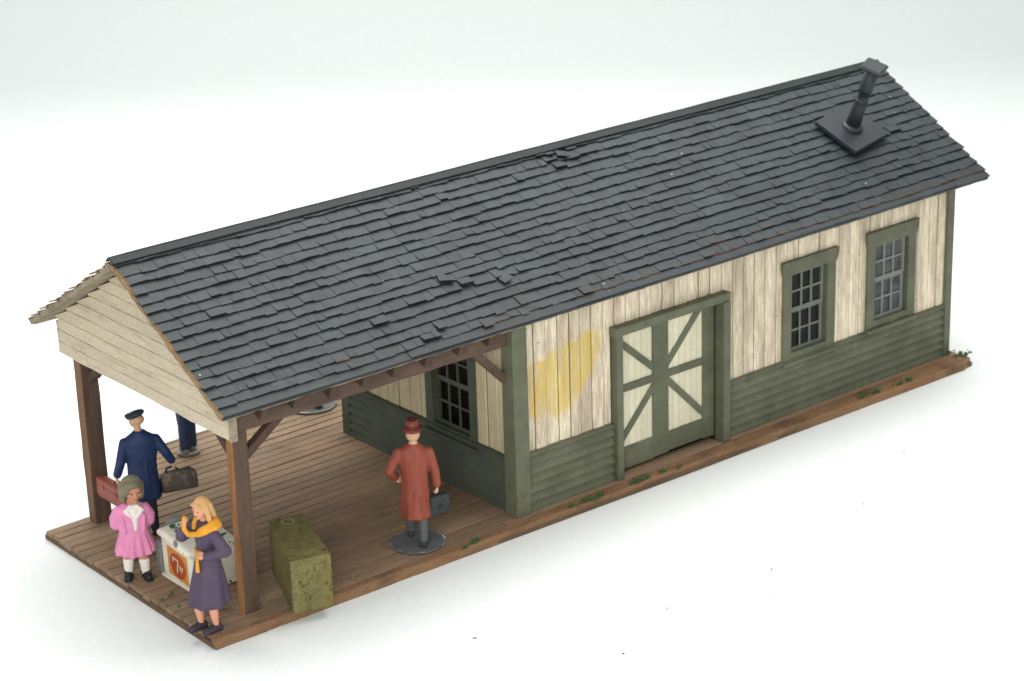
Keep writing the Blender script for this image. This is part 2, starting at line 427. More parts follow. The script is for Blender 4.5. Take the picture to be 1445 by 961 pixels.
# ---- windows
def window(P, W, mat, sashmat, pane, lw=.15, hw=.22, ear=.04, gap_right=.05, slant=0):
    u0, u1, z0, z1 = W; bm = B()
    def pb(a, b, c, d, e, f, j=.003):
        q = lambda: R(-j, j)
        hexa(bm, [Vector(P(u+q(), dd+q(), z+q())) for z in (c, d) for u, dd in ((a, e), (b, e), (b, f), (a, f))])
    pb(u0-lw, u0+.012, z0-.12, z1+.005, -.06, .055); pb(u1-.012, u1+lw, z0-.12, z1+.005, -.06, .055)
    pb(u0-lw-ear*.3, u1+lw+ear*.3, z1-.012, z1+hw, -.05, .07)
    # little ears at the header ends
    for s, u in ((-1, u0-lw), (1, u1+lw)):
        a = [P(u+s*.018, 0.075, z1+hw+.002), P(u+s*ear, 0.075, z1+hw+.002), P(u+s*ear, 0.075, z1+hw-.08), P(u+s*.018, 0.075, z1+.03)]
        prism(bm, a, Vector(P(0, -.08, 0))-Vector(P(0, 0, 0)))
    pb(u0-lw-.03, u1+lw+.03, z1+hw+.004, z1+hw+.025, -.02, .095)
    fr = obj('window', bm, mat, depot, bevel=.008)
    bm = B(); pb(u0-lw-.02, u1+lw+.02, z0-.19, z0-.122, -.03, .115); pb(u0+.013, u1-.013, z0-.108, z0+.012, -.1, .05)
    obj('sill', bm, mat, fr, bevel=.008)
    bm = B(); rv = .004
    pb(u0-.0+rv, u0+.02, z0, z1, -.14, -.062); pb(u1-.02, u1-rv, z0, z1, -.14, -.062)
    pb(u0+.02, u1-.02, z1-.02, z1-.002, -.14, -.062); obj('jamb_liner', bm, sashmat, fr)
    u0, u1 = u0+.024, u1-gap_right; zm = (z0+z1)/2+.02
    for lo, hi, d in ((z0+.014, zm-.004, -.035), (zm+.004, z1-.02, -.012)):
        bm = B(); t = .05; mt = .036
        # frame and muntins, built as vertical and horizontal bars that butt
        pb(u0, u0+t, lo, hi, d-.035, d); pb(u1-t, u1, lo, hi, d-.035, d)
        pb(u0+t, u1-t, lo, lo+t, d-.035, d-.001); pb(u0+t, u1-t, hi-t*.8, hi, d-.035, d-.001)
        for i in (1, 2):
            u = u0+t+(u1-u0-2*t)*i/3; pb(u-mt/2, u+mt/2, lo+t, hi-t*.8, d-.03, d-.004)
        z = (lo+hi)/2; pb(u0+t, u1-t, z-mt/2, z+mt/2, d-.028, d-.007)
        obj('sash', bm, sashmat, fr)
        bm = B(); bm.faces.new([bm.verts.new(P(*q)) for q in ((u0+.01, d-.032, lo+.01), (u1-.01, d-.032, lo+.01), (u1-.01, d-.032, hi-.01), (u0+.01, d-.032, hi-.01))])
        obj('pane', bm, pane, fr)
    return fr
M['sash'] = paint('grey green sash paint', lin('#6b7266'), .6, .12, 3, bump=.1)
M['palesash'] = paint('pale sash paint', lin('#7c8078'), .6, .12, 3, bump=.1)  # paler than the other sash paint
window(PF, W1, M['green'], M['sash'], M['pane'], .20, .22, gap_right=.05)
window(PF, W2, M['green'], M['palesash'], M['litpane'], .19, .24)['label'] = 'window with grey panes, light from behind painted in'
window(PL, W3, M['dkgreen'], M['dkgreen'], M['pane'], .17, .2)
# ---- freight door
def door():
    bm = B()
    q = lambda *a, j=.003: box(bm, *a, j)
    q(7.92, 8.055, -WY-.15, -WY+.04, .0, 2.53); q(10.28, 10.44, -WY-.20, -WY+.04, .0, 2.53)
    fr_bm = bm
    box(fr_bm, 7.87, 10.46, -WY-.18, -WY+.03, 2.533, 2.68, .003)
    dr = B(); y0, y1 = -WY+.02, -WY+.06; x0, x1 = 8.06, 10.26
    def pl(bm, a, b, c, d, f=0., j=.002): box(bm, a, b, y0-f, y1-.003, c, d, j)
    # green frame of the leaf
    pl(dr, 10.0, x1, .09, 2.54); pl(dr, 8.86, 9.21, .09, 2.54); pl(dr, x0, 8.10, .09, 2.54)
    for a, b in ((8.102, 8.858), (9.212, 9.998)):
        pl(dr, a, b, .075 if a < 9 else .11, .46, -.001); pl(dr, a, b, 2.47, 2.538, -.001); pl(dr, a, b, 1.44, 1.57, -.002)
    def diag(a, b):
        p, r = Vector((a[0], y0+.018, a[1])), Vector((b[0], y0+.018, b[1])); bar(dr, p, r, .028, .115, up=(0, 1, 0))
    def diag2(a, b, w=.115):
        d = (Vector(b)-Vector(a)).normalized(); n = Vector((-d.y, d.x))*w/2
        pts = [(p[0]+s*n.x, y0+.006, p[1]+s*n.y) for p, s in ((a, 1), (b, 1), (b, -1), (a, -1))]
        prism(dr, pts, (0, .03, 0))
    diag2((8.09, 2.38), (8.90, 1.68)); diag2((8.09, .52), (8.90, 1.38)); diag2((9.17, 1.66), (9.97, 2.5)); diag2((9.17, 1.42), (10.02, .56))
    d = obj('door', dr, M['green'], depot, bevel=.006)
    bm2 = B()
    for a, b in ((8.08, 8.88), (9.19, 10.02)):
        e = edges_of(a, b, .14, .006)
        for p, r in zip(e, e[1:]): box(bm2, p+.010, r-.010, y0+.028+R(0, .004), y1+.004, .4, 2.5)
        box(bm2, a, b, y0+.041, y1+.008, .4, 2.5)
    obj('door_boards', bm2, M['doorwhite'], d)
    obj('door_frame', fr_bm, M['green'], depot, bevel=.012)
door()

# ---- porch timbers
def porch():
    def post(x0, x1, y0, y1, z1, mat):
        bm = B(); rr = []
        for i in range(9):
            z = -.01+(z1+.01)*i/8; j = lambda: R(-.006, .006)
            rr.append([(x0+j(), y0+j(), z), (x1+j(), y0+j(), z), (x1+j(), y1+j(), z), (x0+j(), y1+j(), z)])
        rings(bm, rr)
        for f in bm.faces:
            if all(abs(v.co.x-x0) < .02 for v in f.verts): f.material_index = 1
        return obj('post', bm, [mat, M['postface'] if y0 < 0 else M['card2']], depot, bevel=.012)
    p1 = post(.72, .98, -2.27, -2.10, 2.90, M['posttimber']); p2 = post(.70, 1.0, 2.02, 2.24, 2.92, M['posttimber'])
    bm = B(); bar(bm, (.97, -2.17, 2.46), (1.63, -2.17, 2.93), .13, .13); obj('brace', bm, M['brown'], p1, bevel=.008)
    bm = B(); bar(bm, (.99, 2.12, 2.46), (1.6, 2.12, 2.93), .12, .13); obj('brace', bm, M['brown'], p2, bevel=.008)
    bm = B(); bar(bm, (.86, 2.04, 2.46), (.86, 1.42, 2.96), .12, .13); obj('brace', bm, M['brown'], p2, bevel=.008)
    bm = B(); bar(bm, (.86, -2.06, 2.46), (.86, -1.45, 2.96), .12, .13); obj('brace', bm, M['brown'], p1, bevel=.008)
    bm = B(); bar(bm, (X1-.08, -2.2, 2.30), (5.18, -2.2, 2.94), .12, .13); obj('brace', bm, M['beam'], depot, bevel=.008)
    bm = B(); bar(bm, (X1-.06, 2.15, 2.30), (5.18, 2.15, 2.94), .12, .13); obj('brace', bm, M['beam'], depot, bevel=.008)
    for y0, y1 in ((-2.32, -2.08), (2.06, 2.28)):
        bm = B(); n = 12; rr = []
        for i in range(n+1):
            x = .72+(X1-.10-.72)*i/n; j = lambda: R(-.006, .006)
            rr.append([(x, y0+j(), 2.91+j()), (x, y1+j(), 2.91+j()), (x, y1, 3.2), (x, y0, 3.2)])
        rings(bm, rr); obj('beam', bm, M['beam'], depot, bevel=.01)
    bm = B(); box(bm, .74, .96, -2.06, 2.04, 2.93, 3.16); obj('beam', bm, M['brown'], depot, bevel=.01)
    # rafter tails under both eaves
    xs = [1.08+.60*i for i in range(8)]
    for x in xs:
        for s in (-1, 1):
            bm = B(); zt = lambda y: ZR-.155-SL*abs(y)
            w = .13+R(-.01, .01); xx = x+R(-.03, .03)
            pts = [(xx, s*2.0, zt(2.0)), (xx, s*2.60, zt(2.60)), (xx, s*2.58, zt(2.58)-.05), (xx, s*2.46, 3.06+R(-.02, .02)), (xx, s*2.34, 3.10), (xx, s*2.0, 3.4)]
            prism(bm, pts, (w, 0, 0)); obj('rafter_tail', bm, M['brown'], depot)
porch()

# ---- gable of lapped boards
def gable():
    bm = B(); z = 2.87; h = .205; i = 0; XG = .60
    half = lambda zz: min(2.44, (ZR-.16-zz)/SL)
    while z < ZR-.24:
        z1 = min(z+h*R(.94, 1.06), ZR-.2); rr = []; n = 14
        for k in range(n+1):
            t = -1+2*k/n; w0, w1 = half(z), half(z1); e = R(-.005, .005)
            back = (.03*noise.noise((z*7, 3, 1)) if k == n else 0)
            rr.append([(XG+.1, t*w0, z), (XG+.035, t*w0+back, z), (XG-.022+e, t*w0+back, z+.012+e*1.2), (XG-.018+e, t*w0+back, z+.03), (XG-.004+e, t*w1+back, z1-.018), (XG+.035, t*w1+back, z1-.002), (XG+.1, t*w1, z1)])
        rings(bm, rr); z = z1
    g = obj('gable', bm, M['gable'], depot)
    for a in ((XG-.03, XG+.10, -2.485, -2.445, 2.86, 3.46), (XG+.0, XG+.12, 2.445, 2.475, 2.9, 3.4)):
        bm = B(); box(bm, *a, .008); obj('gable_end_block', bm, M['greycard'], g, bevel=.006)
gable()

# ---- roof
def roof(s):
    """s=-1 front slope, +1 back slope"""
    N = Vector((0, s*SL, 1)).normalized()
    def P(x, t, h): return Vector((x, s*t*HE/TL, ZR-t*(ZR-ZE)/TL)) + N*h
    bm = B(); n = 24; rr = []
    for i in range(n+1):
        x = RX0+.05+(RX1-RX0-.1)*i/n; e = .012*noise.noise((x*.5, s, 0))
        rr.append([P(x, .02, -.11), P(x, .02, -.03), P(x, TL-.012+e, -.03), P(x, TL+e, -.05), P(x, TL-.03+e, -.115)])
    rings(bm, rr)
    for f in bm.faces:
        c = f.calc_center_median()
    obj('roof_board', bm, M['greycard'] if s > 0 else M['roofboard'], depot)
    # shingles
    bm = B(); rows = 16; ex = (TL-.10)/rows
    starts = .13
    for k in range(rows+1):
        tb = .16+ex*k if k < rows else TL+.012
        if k == rows: tb = TL+.005
        x = RX0+R(-.03, .03); seg_left = 0; off = 0; tilt = 0; lift0 = 0
        while x < RX1-.02:
            if seg_left <= 0:
                seg_left = R(1.2, 4.5); off = R(-.010, .010); tilt = R(-.005, .005); lift0 = max(0, R(-.004, .008)); seg0 = x
            w = R(.12, .34)
            if k == rows: w = R(2.5, 4)
            x1 = min(x+w, RX1+R(-.03, .03)); seg_left -= w
            u = (x+x1)/2
            wav = .02*noise.noise((u*.8, k*3.1, s))+.012*noise.noise((u*2.7, k*5.3, s+4))
            b = tb+off+tilt*(u-seg0)+wav+R(-.012, .012)
            if k == rows: b = TL+.012
            th = .024; lift = .022+lift0+max(0, R(-.006, .008))
            rough = 1 if (s < 0 and ((5.5 < u < 9.6 and k < 3) or (3.5 < u < 7.2 and k > 10))) else 0
            if random.random() < (.16 if rough else .006): lift += R(.012, .035); b += R(-.05, .04)
            if k == rows: lift = .012
            tt = max(.03, b-ex*1.5); g = .001 if random.random() < .72 else R(.003, .006)
            if abs(u-8.8) < .6 and k < 2 and s < 0: lift += R(0, .03); b += R(-.06, .04)
            hb = -.012+lift+.018
            mid = (tt+b)/2; curl = R(-.004, .006); lc, rc = R(-.009, .012), R(-.009, .012)
            mi = 0
            A = [P(x+g, tt, -.02), P(x1-g, tt, -.02), P(x+g, mid, hb*.42+curl), P(x1-g, mid, hb*.42+curl), P(x+g, b+R(-.009, .009), hb+lc), P(x1-g, b+R(-.009, .009), hb+rc)]
            low = [p-N*th for p in A]
            v = [bm.verts.new(p) for p in A]; l = [bm.verts.new(p) for p in low]
            for q in ((0, 1, 3, 2), (2, 3, 5, 4)):
                bm.faces.new([v[i] for i in q]); bm.faces.new([l[i] for i in q[::-1]])
            tan = (k == rows-1 and x > 5 and random.random() < .75) or (k == rows-2 and random.random() < .12)
            fb = bm.faces.new((v[4], v[5], l[5], l[4])); fb.material_index = 1 if tan else 0
            fl = [bm.faces.new((v[0], v[2], l[2], l[0])), bm.faces.new((v[2], v[4], l[4], l[2]))]
            fr = [bm.faces.new((v[1], l[1], l[3], v[3])), bm.faces.new((v[3], l[3], l[5], v[5]))]
            bm.faces.new((v[0], l[0], l[1], v[1]))
            if x < RX0+.1:
                for f in fl: f.material_index = 1
            x = x1
    sl = obj('roof_slope', bm, [M['roof'], M['card']], depot)
    # torn card edge down the rake
    bm = B(); n = 40; rr = []
    for i in range(n+1):
        t = .03+(TL-.04)*i/n; e = R(-.012, .012)
        rr.append([P(RX0+.01+e, t, -.10), P(RX0-.004+e, t, -.02+R(-.01, .01)), P(RX0+.05, t, -.005+R(-.008, .008)), P(RX0+.09, t, -.10)])
    rings(bm, rr); obj('rake_edge', bm, M['card'] if s < 0 else M['greycard'], sl)
    # smooth starter strip and thin card edge along the eave
    bm = B(); n = 60; rr = []
    for i in range(n+1):
        x = RX0+.02+(RX1-RX0-.05)*i/n; e = R(-.006, .006)
        rr.append([P(x, TL-.16, -.006), P(x, TL+.015+e, -.012), P(x, TL+.02+e, -.055), P(x, TL-.02, -.06)])
    rings(bm, rr); obj('eave_strip', bm, M['roof'], sl)
    bm = B(); rr = []
    for i in range(n*2+1):
        x = RX0+.06+(RX1-RX0-.1)*i/(n*2); e = R(-.008, .008)
        rr.append([P(x, TL-.05, -.058), P(x, TL+.012+e, -.058), P(x, TL+.006+e, -.09+R(-.006, .006)), P(x, TL-.05, -.098)])
    rings(bm, rr); obj('eave_edge', bm, M['greycard'], sl)
M['roofboard'] = paint('roof underside', lin('#57493c'), .85, .25, 2, (.4, 2, 1), fine=.2, bump=.3)
roof(-1); roof(1)
def ridge():
    for s in (-1, 1):
        bm = B(); n = 30; rr = []; N = Vector((0, s*SL, 1)).normalized()
        for i in range(n+1):
            x = RX0-.01+(RX1-RX0+.0)*i/n; e = .008*noise.noise((x*.9, s*4, 2)); h = .065+R(-.004, .004)
            P = lambda t, hh: Vector((x, s*t*HE/TL, ZR-t*(ZR-ZE)/TL))+N*hh
            rr.append([P(.0, h*.5), P(.0 if s < 0 else .004, h+.012), P(.10+e, h-.012), P(.10+e, h-.034)])
        rings(bm, rr); obj('ridge_cap', bm, M['ridge'], depot)
ridge()
def stray():
    # lifted and lost shingles in the middle of the front slope
    N = Vector((0, -SL, 1)).normalized()
    for x, t, w, l, a in ((5.05, 2.02, .26, .15, .35), (6.0, 2.35, .20, .14, -.25), (8.75, .24, .2, .15, .5)):
        bm = B(); c = Vector((x, -t*HE/TL, ZR-t*(ZR-ZE)/TL))+N*.035
        D = Vector((0, -HE, ZE-ZR)).normalized(); ex = Vector((1, 0, 0))*math.cos(a)+D*math.sin(a); ey = D*math.cos(a)-Vector((1, 0, 0))*math.sin(a)
        q = [c+sx*ex*w/2+sy*ey*l/2+N*(.045 if (sy > 0 and sx > 0) else .02 if sy > 0 else 0) for sx, sy in ((-1, -1), (1, -1), (1, 1), (-1, 1))]
        hexa(bm, q+[p+N*.018 for p in q]); obj('loose_shingle', bm, M['roof'], depot)
stray()

def chimney():
    N = Vector((0, -SL, 1)).normalized()
    rz = lambda x, y, h=0: Vector((x, y, ZR+SL*y))+N*h
    pts = [(14.02, -.93), (14.22, -1.72), (15.30, -1.53), (15.10, -.74)]
    hs = [.075, .10, .06, .05]; bm = B()
    hexa(bm, [rz(x, y, h) for (x, y), h in zip(pts, hs)]+[rz(x, y, h+.085) for (x, y), h in zip(pts, hs)])
    pl = obj('chimney', bm, M['iron'], depot, bevel=.012)
    b = rz(14.66, -1.22, .16); ax = Vector((.03, -.36, .935)).normalized()
    at = lambda q: b+ax*q
    bm = B(); tube(bm, [(at(-.05), .20), (at(.03), .195), (at(.05), .17), (at(.06), .13)], 24); obj('flange', bm, M['iron'], pl, True)
    bm = B(); tube(bm, [(at(0), .14), (at(.35), .118), (at(.6), .105), (at(.62), .102), (at(.74), .102), (at(.75), .122), (at(.77), .126), (at(1.18), .128), (at(1.19), .1)], 24); obj('pipe', bm, M['iron'], pl, True)
    o = pl.children[-1]
    bm = B(); tube(bm, [(at(.50), .10), (at(.52), .12), (at(.56), .12), (at(.58), .1)], 24); obj('collar', bm, M['iron'], pl, True)
    d, a, c = frame_of(ax); ct = at(1.2); bm = B()
    q = [(-.235, -.2), (.235, -.2), (.235, .2), (-.235, .2)]
    rot = .35; a2 = a*math.cos(rot)+c*math.sin(rot); c2 = c*math.cos(rot)-a*math.sin(rot)
    hexa(bm, [ct+a2*x+c2*y for x, y in q]+[ct+a2*x+c2*y+ax*.055 for x, y in q])
    prism(bm, [ct+a2*x*.9+c2*y*.9+ax*.054 for x, y in q], ax*.02)
    obj('cap', bm, M['iron'], pl, bevel=.012)
chimney()

# ------------------------------------------------------------------ loose things on the deck
def stone():
    t = thing('foam_block', 'mottled olive green foam block standing at the platform edge by the front post', 'block', (1.8, -2.1, .012))
    mat = paint('mottled foam', lin('#757048'), .9, .22, 4.5, fine=.35, fscale=34, bump=.8, bscale=40, spec=.15,
                wear=(lin('#7c6c30'), .52, 4, .2), wear2=(lin('#45442f'), .54, 12, .14))
    bm = B(); base = [(1.80, -1.37), (1.235, -2.77), (1.84, -2.93), (2.36, -1.47)]
    c = (1.81, -2.13); rr = []
    for i in range(9):
        z = .01+.865*i/8+.0; k = 1-.035*(i == 0)-.012*(i == 8); ring = []
        for (x0, y0), (x1, y1) in zip(base, base[1:]+base[:1]):
            m = max(3, int(math.hypot(x1-x0, y1-y0)/.1))
            for j in range(m):
                x, y = x0+(x1-x0)*j/m, y0+(y1-y0)*j/m; e = .010*noise.noise((x*9, y*9, z*9))
                ring.append((c[0]+(x-c[0])*k*(1+e), c[1]+(y-c[1])*k*(1+e), z+.03*(i == 8)*0))
        rr.append(ring)
    rings(bm, rr); o = obj('block', bm, mat, t)
    g = ring_mesh(2.0, -1.6, .878, .09, .10, .016, .007); 
    obj('glue_ring', g, M['glue'], t, True)
stone()

def cooler():
    t = thing('drinks_cooler', 'chipped white drinks cooler with a red and orange oval badge', 'cooler', (.8, -.7, .01))
    wh = paint('chipped white paint', lin('#e4e0d0'), .5, .08, 4, fine=.06, bump=.15, bscale=14, wear=(lin('#3a4a3a'), .73, 8, .03), wear2=(lin('#8b8c84'), .7, 5, .06))
    top = paint('speckled lid paint', lin('#e4e0d0'), .5, .08, 4, fine=.08, bump=.2, bscale=14, wear=(lin('#2e4a34'), .63, 7, .03), wear2=(lin('#7d807a'), .59, 4.5, .04))
    gr = paint('dull grey metal paint', lin('#7b7f78'), .5, .12, 4, bump=.15)
    bm = B(); x0, x1, y0, y1 = .53, 1.30, -1.17, -.33
    rings(bm, [[(x, y, .05), (x, y2, .05), (x3, y2, .05), (x3, y, .05)] for x, y, y2, x3 in ((x0, y0, y1, x1),)]+
              [[(x0-.01, y0-.01, .62), (x0-.01, y1+.01, .70), (x1+.01, y1+.01, .70), (x1+.01, y0-.01, .62)]])
    obj('body', bm, wh, t, bevel=.03)
    bm = B(); box(bm, .50, 1.33, -1.25, -.29, .012, .055); obj('skirt', bm, wh, t, bevel=.01)
    bm = B(); a = [(x0-.05, y0-.04), (x0-.05, y1+.05), (x1+.04, y1+.05), (x1+.04, y0-.04)]
    hz = [.60, .71, .71, .60]
    rings(bm, [[(x, y, z) for (x, y), z in zip(a, hz)], [(x, y, z+.07) for (x, y), z in zip(a, hz)],
               [((x-.9)*.9+.9, (y+.75)*.9-.75, z+.10) for (x, y), z in zip(a, hz)]])
    obj('lid', bm, top, t, bevel=.02)
    zl = lambda y: .70+.11*(y+1.21)/.93+.003
    for xa, xb, ya, yb in ((.86, 1.04, -.98, -.62), (.9, 1.26, -.50, -.34)):
        bm = B(); hexa(bm, [(x, y, zl(y)) for x, y in ((xa, ya), (xb, ya), (xb, yb), (xa, yb))]+[(x, y, zl(y)+.025) for x, y in ((xa, ya), (xb, ya), (xb, yb), (xa, yb))])
        obj('lid_hinge', bm, gr, t, bevel=.008)
    bm = B(); rings(bm, [[(.50, -.315, .06), (.50, -.17, .06), (.72, -.17, .06), (.72, -.315, .06)], [(.50, -.315, .52), (.50, -.17, .54), (.72, -.17, .54), (.72, -.315, .52)], [(.53, -.315, .56), (.53, -.19, .57), (.69, -.19, .57), (.69, -.315, .56)]])
    obj('bottle_box', bm, gr, t, bevel=.015)
    bm = B(); n = 14
    pr = [(.70, .3)]+[(.86-.16*math.cos(math.pi*i/n), .74+.13*math.sin(math.pi*i/n)) for i in range(n+1)]+[(1.02, .3)]
    prism(bm, [(x, -.30, z) for x, z in pr], (0, .14, 0)); obj('rounded_slab', bm, gr, t, bevel=.015)  # upright grey slab with a rounded top beside the cooler
    # badge on the end panel
    org = paint('orange badge paint', lin('#c98a3a'), .5, .15, 6, bump=.1); red = paint('red badge paint', lin('#a8432c'), .5, .15, 6, bump=.1)
    let = paint('cream letter paint', lin('#d8b488'), .5, .1, 6, bump=0); blk = paint('dark letter edge', lin('#43281f'), .6, .1, 6, bump=0)
    xp = lambda z: x0-.01*(z-.05)/.6
    def flat(name, poly, h0, th, m, par):
        bm = B(); prism(bm, [(xp(z)-h0-th, y, z) for y, z in poly], (th-.0005+h0*0, 0, 0)); return obj(name, bm, m, par)
    bd = flat('badge', [(-.50, .60), (-1.05, .555), (-1.05, .085), (-.50, .13)], .0015, .006, org, t)
    c = (-.785, .335); ov = [(c[0]+.215*math.cos(2*math.pi*i/36), c[1]+.205*math.sin(2*math.pi*i/36)-.075*(math.cos(2*math.pi*i/36))*-.2) for i in range(36)]
    flat('oval', ov, .0075, .004, red, bd)
    def strokes(poly, w, h, m, name, sub=bd):
        bm = B()
        for line in poly:
            for (a, b), (e, f) in zip(line, line[1:]):
                d = Vector((e-a, f-b)); L = d.length; d.normalize(); nn = Vector((-d.y, d.x))*w/2; a2, b2 = a-d.x*w*.4, b-d.y*w*.4; e2, f2 = e+d.x*w*.4, f+d.y*w*.4
                h += .0002
                prism(bm, [(xp(z)-h, y, z) for y, z in ((a2+nn.x, b2+nn.y), (e2+nn.x, f2+nn.y), (e2-nn.x, f2-nn.y), (a2-nn.x, b2-nn.y))], (.003, 0, 0))
        obj(name, bm, m, sub)
    seven = [[(-.66, .385), (-.66, .445), (-.80, .425), (-.755, .22)]]
    up = [[(-.825, .37), (-.83, .29), (-.855, .285), (-.865, .36)], [(-.885, .245), (-.89, .355), (-.925, .35), (-.925, .30), (-.89, .30)]]
    strokes(seven, .055, .0125, blk, 'letter_edge'); strokes(seven, .034, .0145, let, 'numeral')
    strokes(up, .030, .0125, blk, 'letter_edge'); strokes(up, .018, .0145, let, 'letter')
cooler()

# ------------------------------------------------------------------ people
def skin(h): return paint('painted skin', lin(h), .55, .08, 9, fine=.05, bump=.05)
def cloth(n, h, **k):
    a = dict(rough=.6, var=.14, scale=7, fine=.08, fscale=30, bump=.12, bscale=22); a.update(k); return paint(n, lin(h), **a)
def rotz(a): return Matrix.Rotation(a, 3, 'Z')
def hand(bm, w, d, side, s=.09, curl=.9, palm=None, thumb=1):
    """palm with five fingers; w wrist, d direction, palm = direction the fingers curl to"""
    w = Vector(w); d = Vector(d).normalized(); palm = Vector(palm or (side*1, 0, 0)); palm = (palm-d*palm.dot(d)).normalized(); a = d.cross(palm)*thumb
    k = w+d*s*.95
    for i in range(4):
        o = a*(i-1.5)*s*.30*-1
        cap(bm, w+o*.6, s*.26, k+o, s*.22)
    for i, L in enumerate((.8, .95, .9, .7)):
        o = a*(1.5-i)*s*.36; p = k+o; d1 = (d*math.cos(curl*.6)+palm*math.sin(curl*.6)); q = p+d1*s*L*.55
        d2 = (d*math.cos(curl*1.6)+palm*math.sin(curl*1.6)); r = q+d2*s*L*.45
        cap(bm, p, s*.17, q, s*.155, 8); cap(bm, q, s*.155, r, s*.13, 8)
    p = w+d*s*.3+a*s*.42; q = p+(d*.6+a*.6+palm*.4).normalized()*s*.5; r = q+(d*.8+palm*.6).normalized()*s*.4
    cap(bm, p, s*.19, q, s*.17, 8); cap(bm, q, s*.17, r, s*.13, 8)
def head(bm, c, r, rot):
    """facing -Y before rot"""
    c = Vector(c); T = lambda v: c+rot @ (Vector(v)*r)
    ell(bm, T((0, .08, .12)), (r*.80, r*.95, r*.92), rot); ell(bm, T((0, -.30, -.35)), (r*.60, r*.58, r*.70), rot)
    cap(bm, T((0, -.85, .10)), r*.10, T((0, -1.02, -.22)), r*.15, 8)            # nose
    cap(bm, T((-.18, -.80, -.55)), r*.08, T((.18, -.80, -.55)), r*.08, 8)       # lips
    ell(bm, T((0, -.68, -.86)), (r*.24, r*.22, r*.2), rot)                      # chin
    cap(bm, T((-.4, -.74, .22)), r*.12, T((.4, -.74, .22)), r*.12, 8)           # brow
    for s in (-1, 1):
        ell(bm, T((s*.80, .08, -.1)), (r*.14, r*.22, r*.30), rot, 10)           # ear
        ell(bm, T((s*.38, -.62, -.22)), (r*.26, r*.22, r*.24), rot, 10)         # cheek
def eyes(par, c, r, rot, mat, lip):
    c = Vector(c); T = lambda v: c+rot @ (Vector(v)*r)
    for s in (-1, 1):
        bm = B(); ell(bm, T((s*.33, -.80, .06)), (r*.11, r*.07, r*.07), rot, 8); obj('eye', bm, mat, par, True, True)
    bm = B(); cap(bm, T((-.16, -.885, -.55)), r*.045, T((.16, -.885, -.55)), r*.045, 8); obj('mouth', bm, lip, par, True, True)
def disc(par, c, rx, ry, h, mat, rim):
    bm = B(); n = 48
    rings(bm, [[(c[0]+rx*k*math.cos(2*math.pi*i/n), c[1]+ry*k*math.sin(2*math.pi*i/n), z) for i in range(n)] for k, z in ((.97, 0), (1, .012), (1, h-.008), (.985, h))])
    o = obj('base_disc', bm, mat, par, False, True)
    bm = ring_mesh(c[0], c[1], h-.004, rx*.985, ry*.985, .016, .009, 60); obj('rim', bm, rim, o, True, True)
EYE = cloth('dark eye paint', '#46352a', bump=0); LIP = cloth('lip paint', '#b4705c', bump=0)
DISC = paint('dark grey disc paint', lin('#606466'), .55, .2, 5, fine=.1, bump=.1, wear=(lin('#77766f'), .66, 4, .08))
RIM = paint('chipped pale rim', lin('#8d8a7e'), .6, .25, 6, fine=.2, bump=.2, wear=(lin('#d6d2c2'), .56, 5, .04), wear2=(lin('#54585a'), .5, 3, .06))

def shoe(bm, heel, toe, r=.06):
    heel, toe = Vector(heel), Vector(toe); d = (toe-heel)
    z = Vector((0, 0, r*.9)); cap(bm, heel+z, r*.95, heel+d*.45+z*.9, r*.95); cap(bm, heel+d*.45+z*.85, r, heel+d*.85+z*.75, r*.85)
    bmesh.ops.create_cube(bm, size=1, matrix=Matrix.Translation(heel+d*.45+Vector((0, 0, .012))) @ Vector((0, -1, 0)).rotation_difference(d).to_matrix().to_4x4() @ Matrix.Diagonal((r*1.7, d.length+r, .022, 1)))

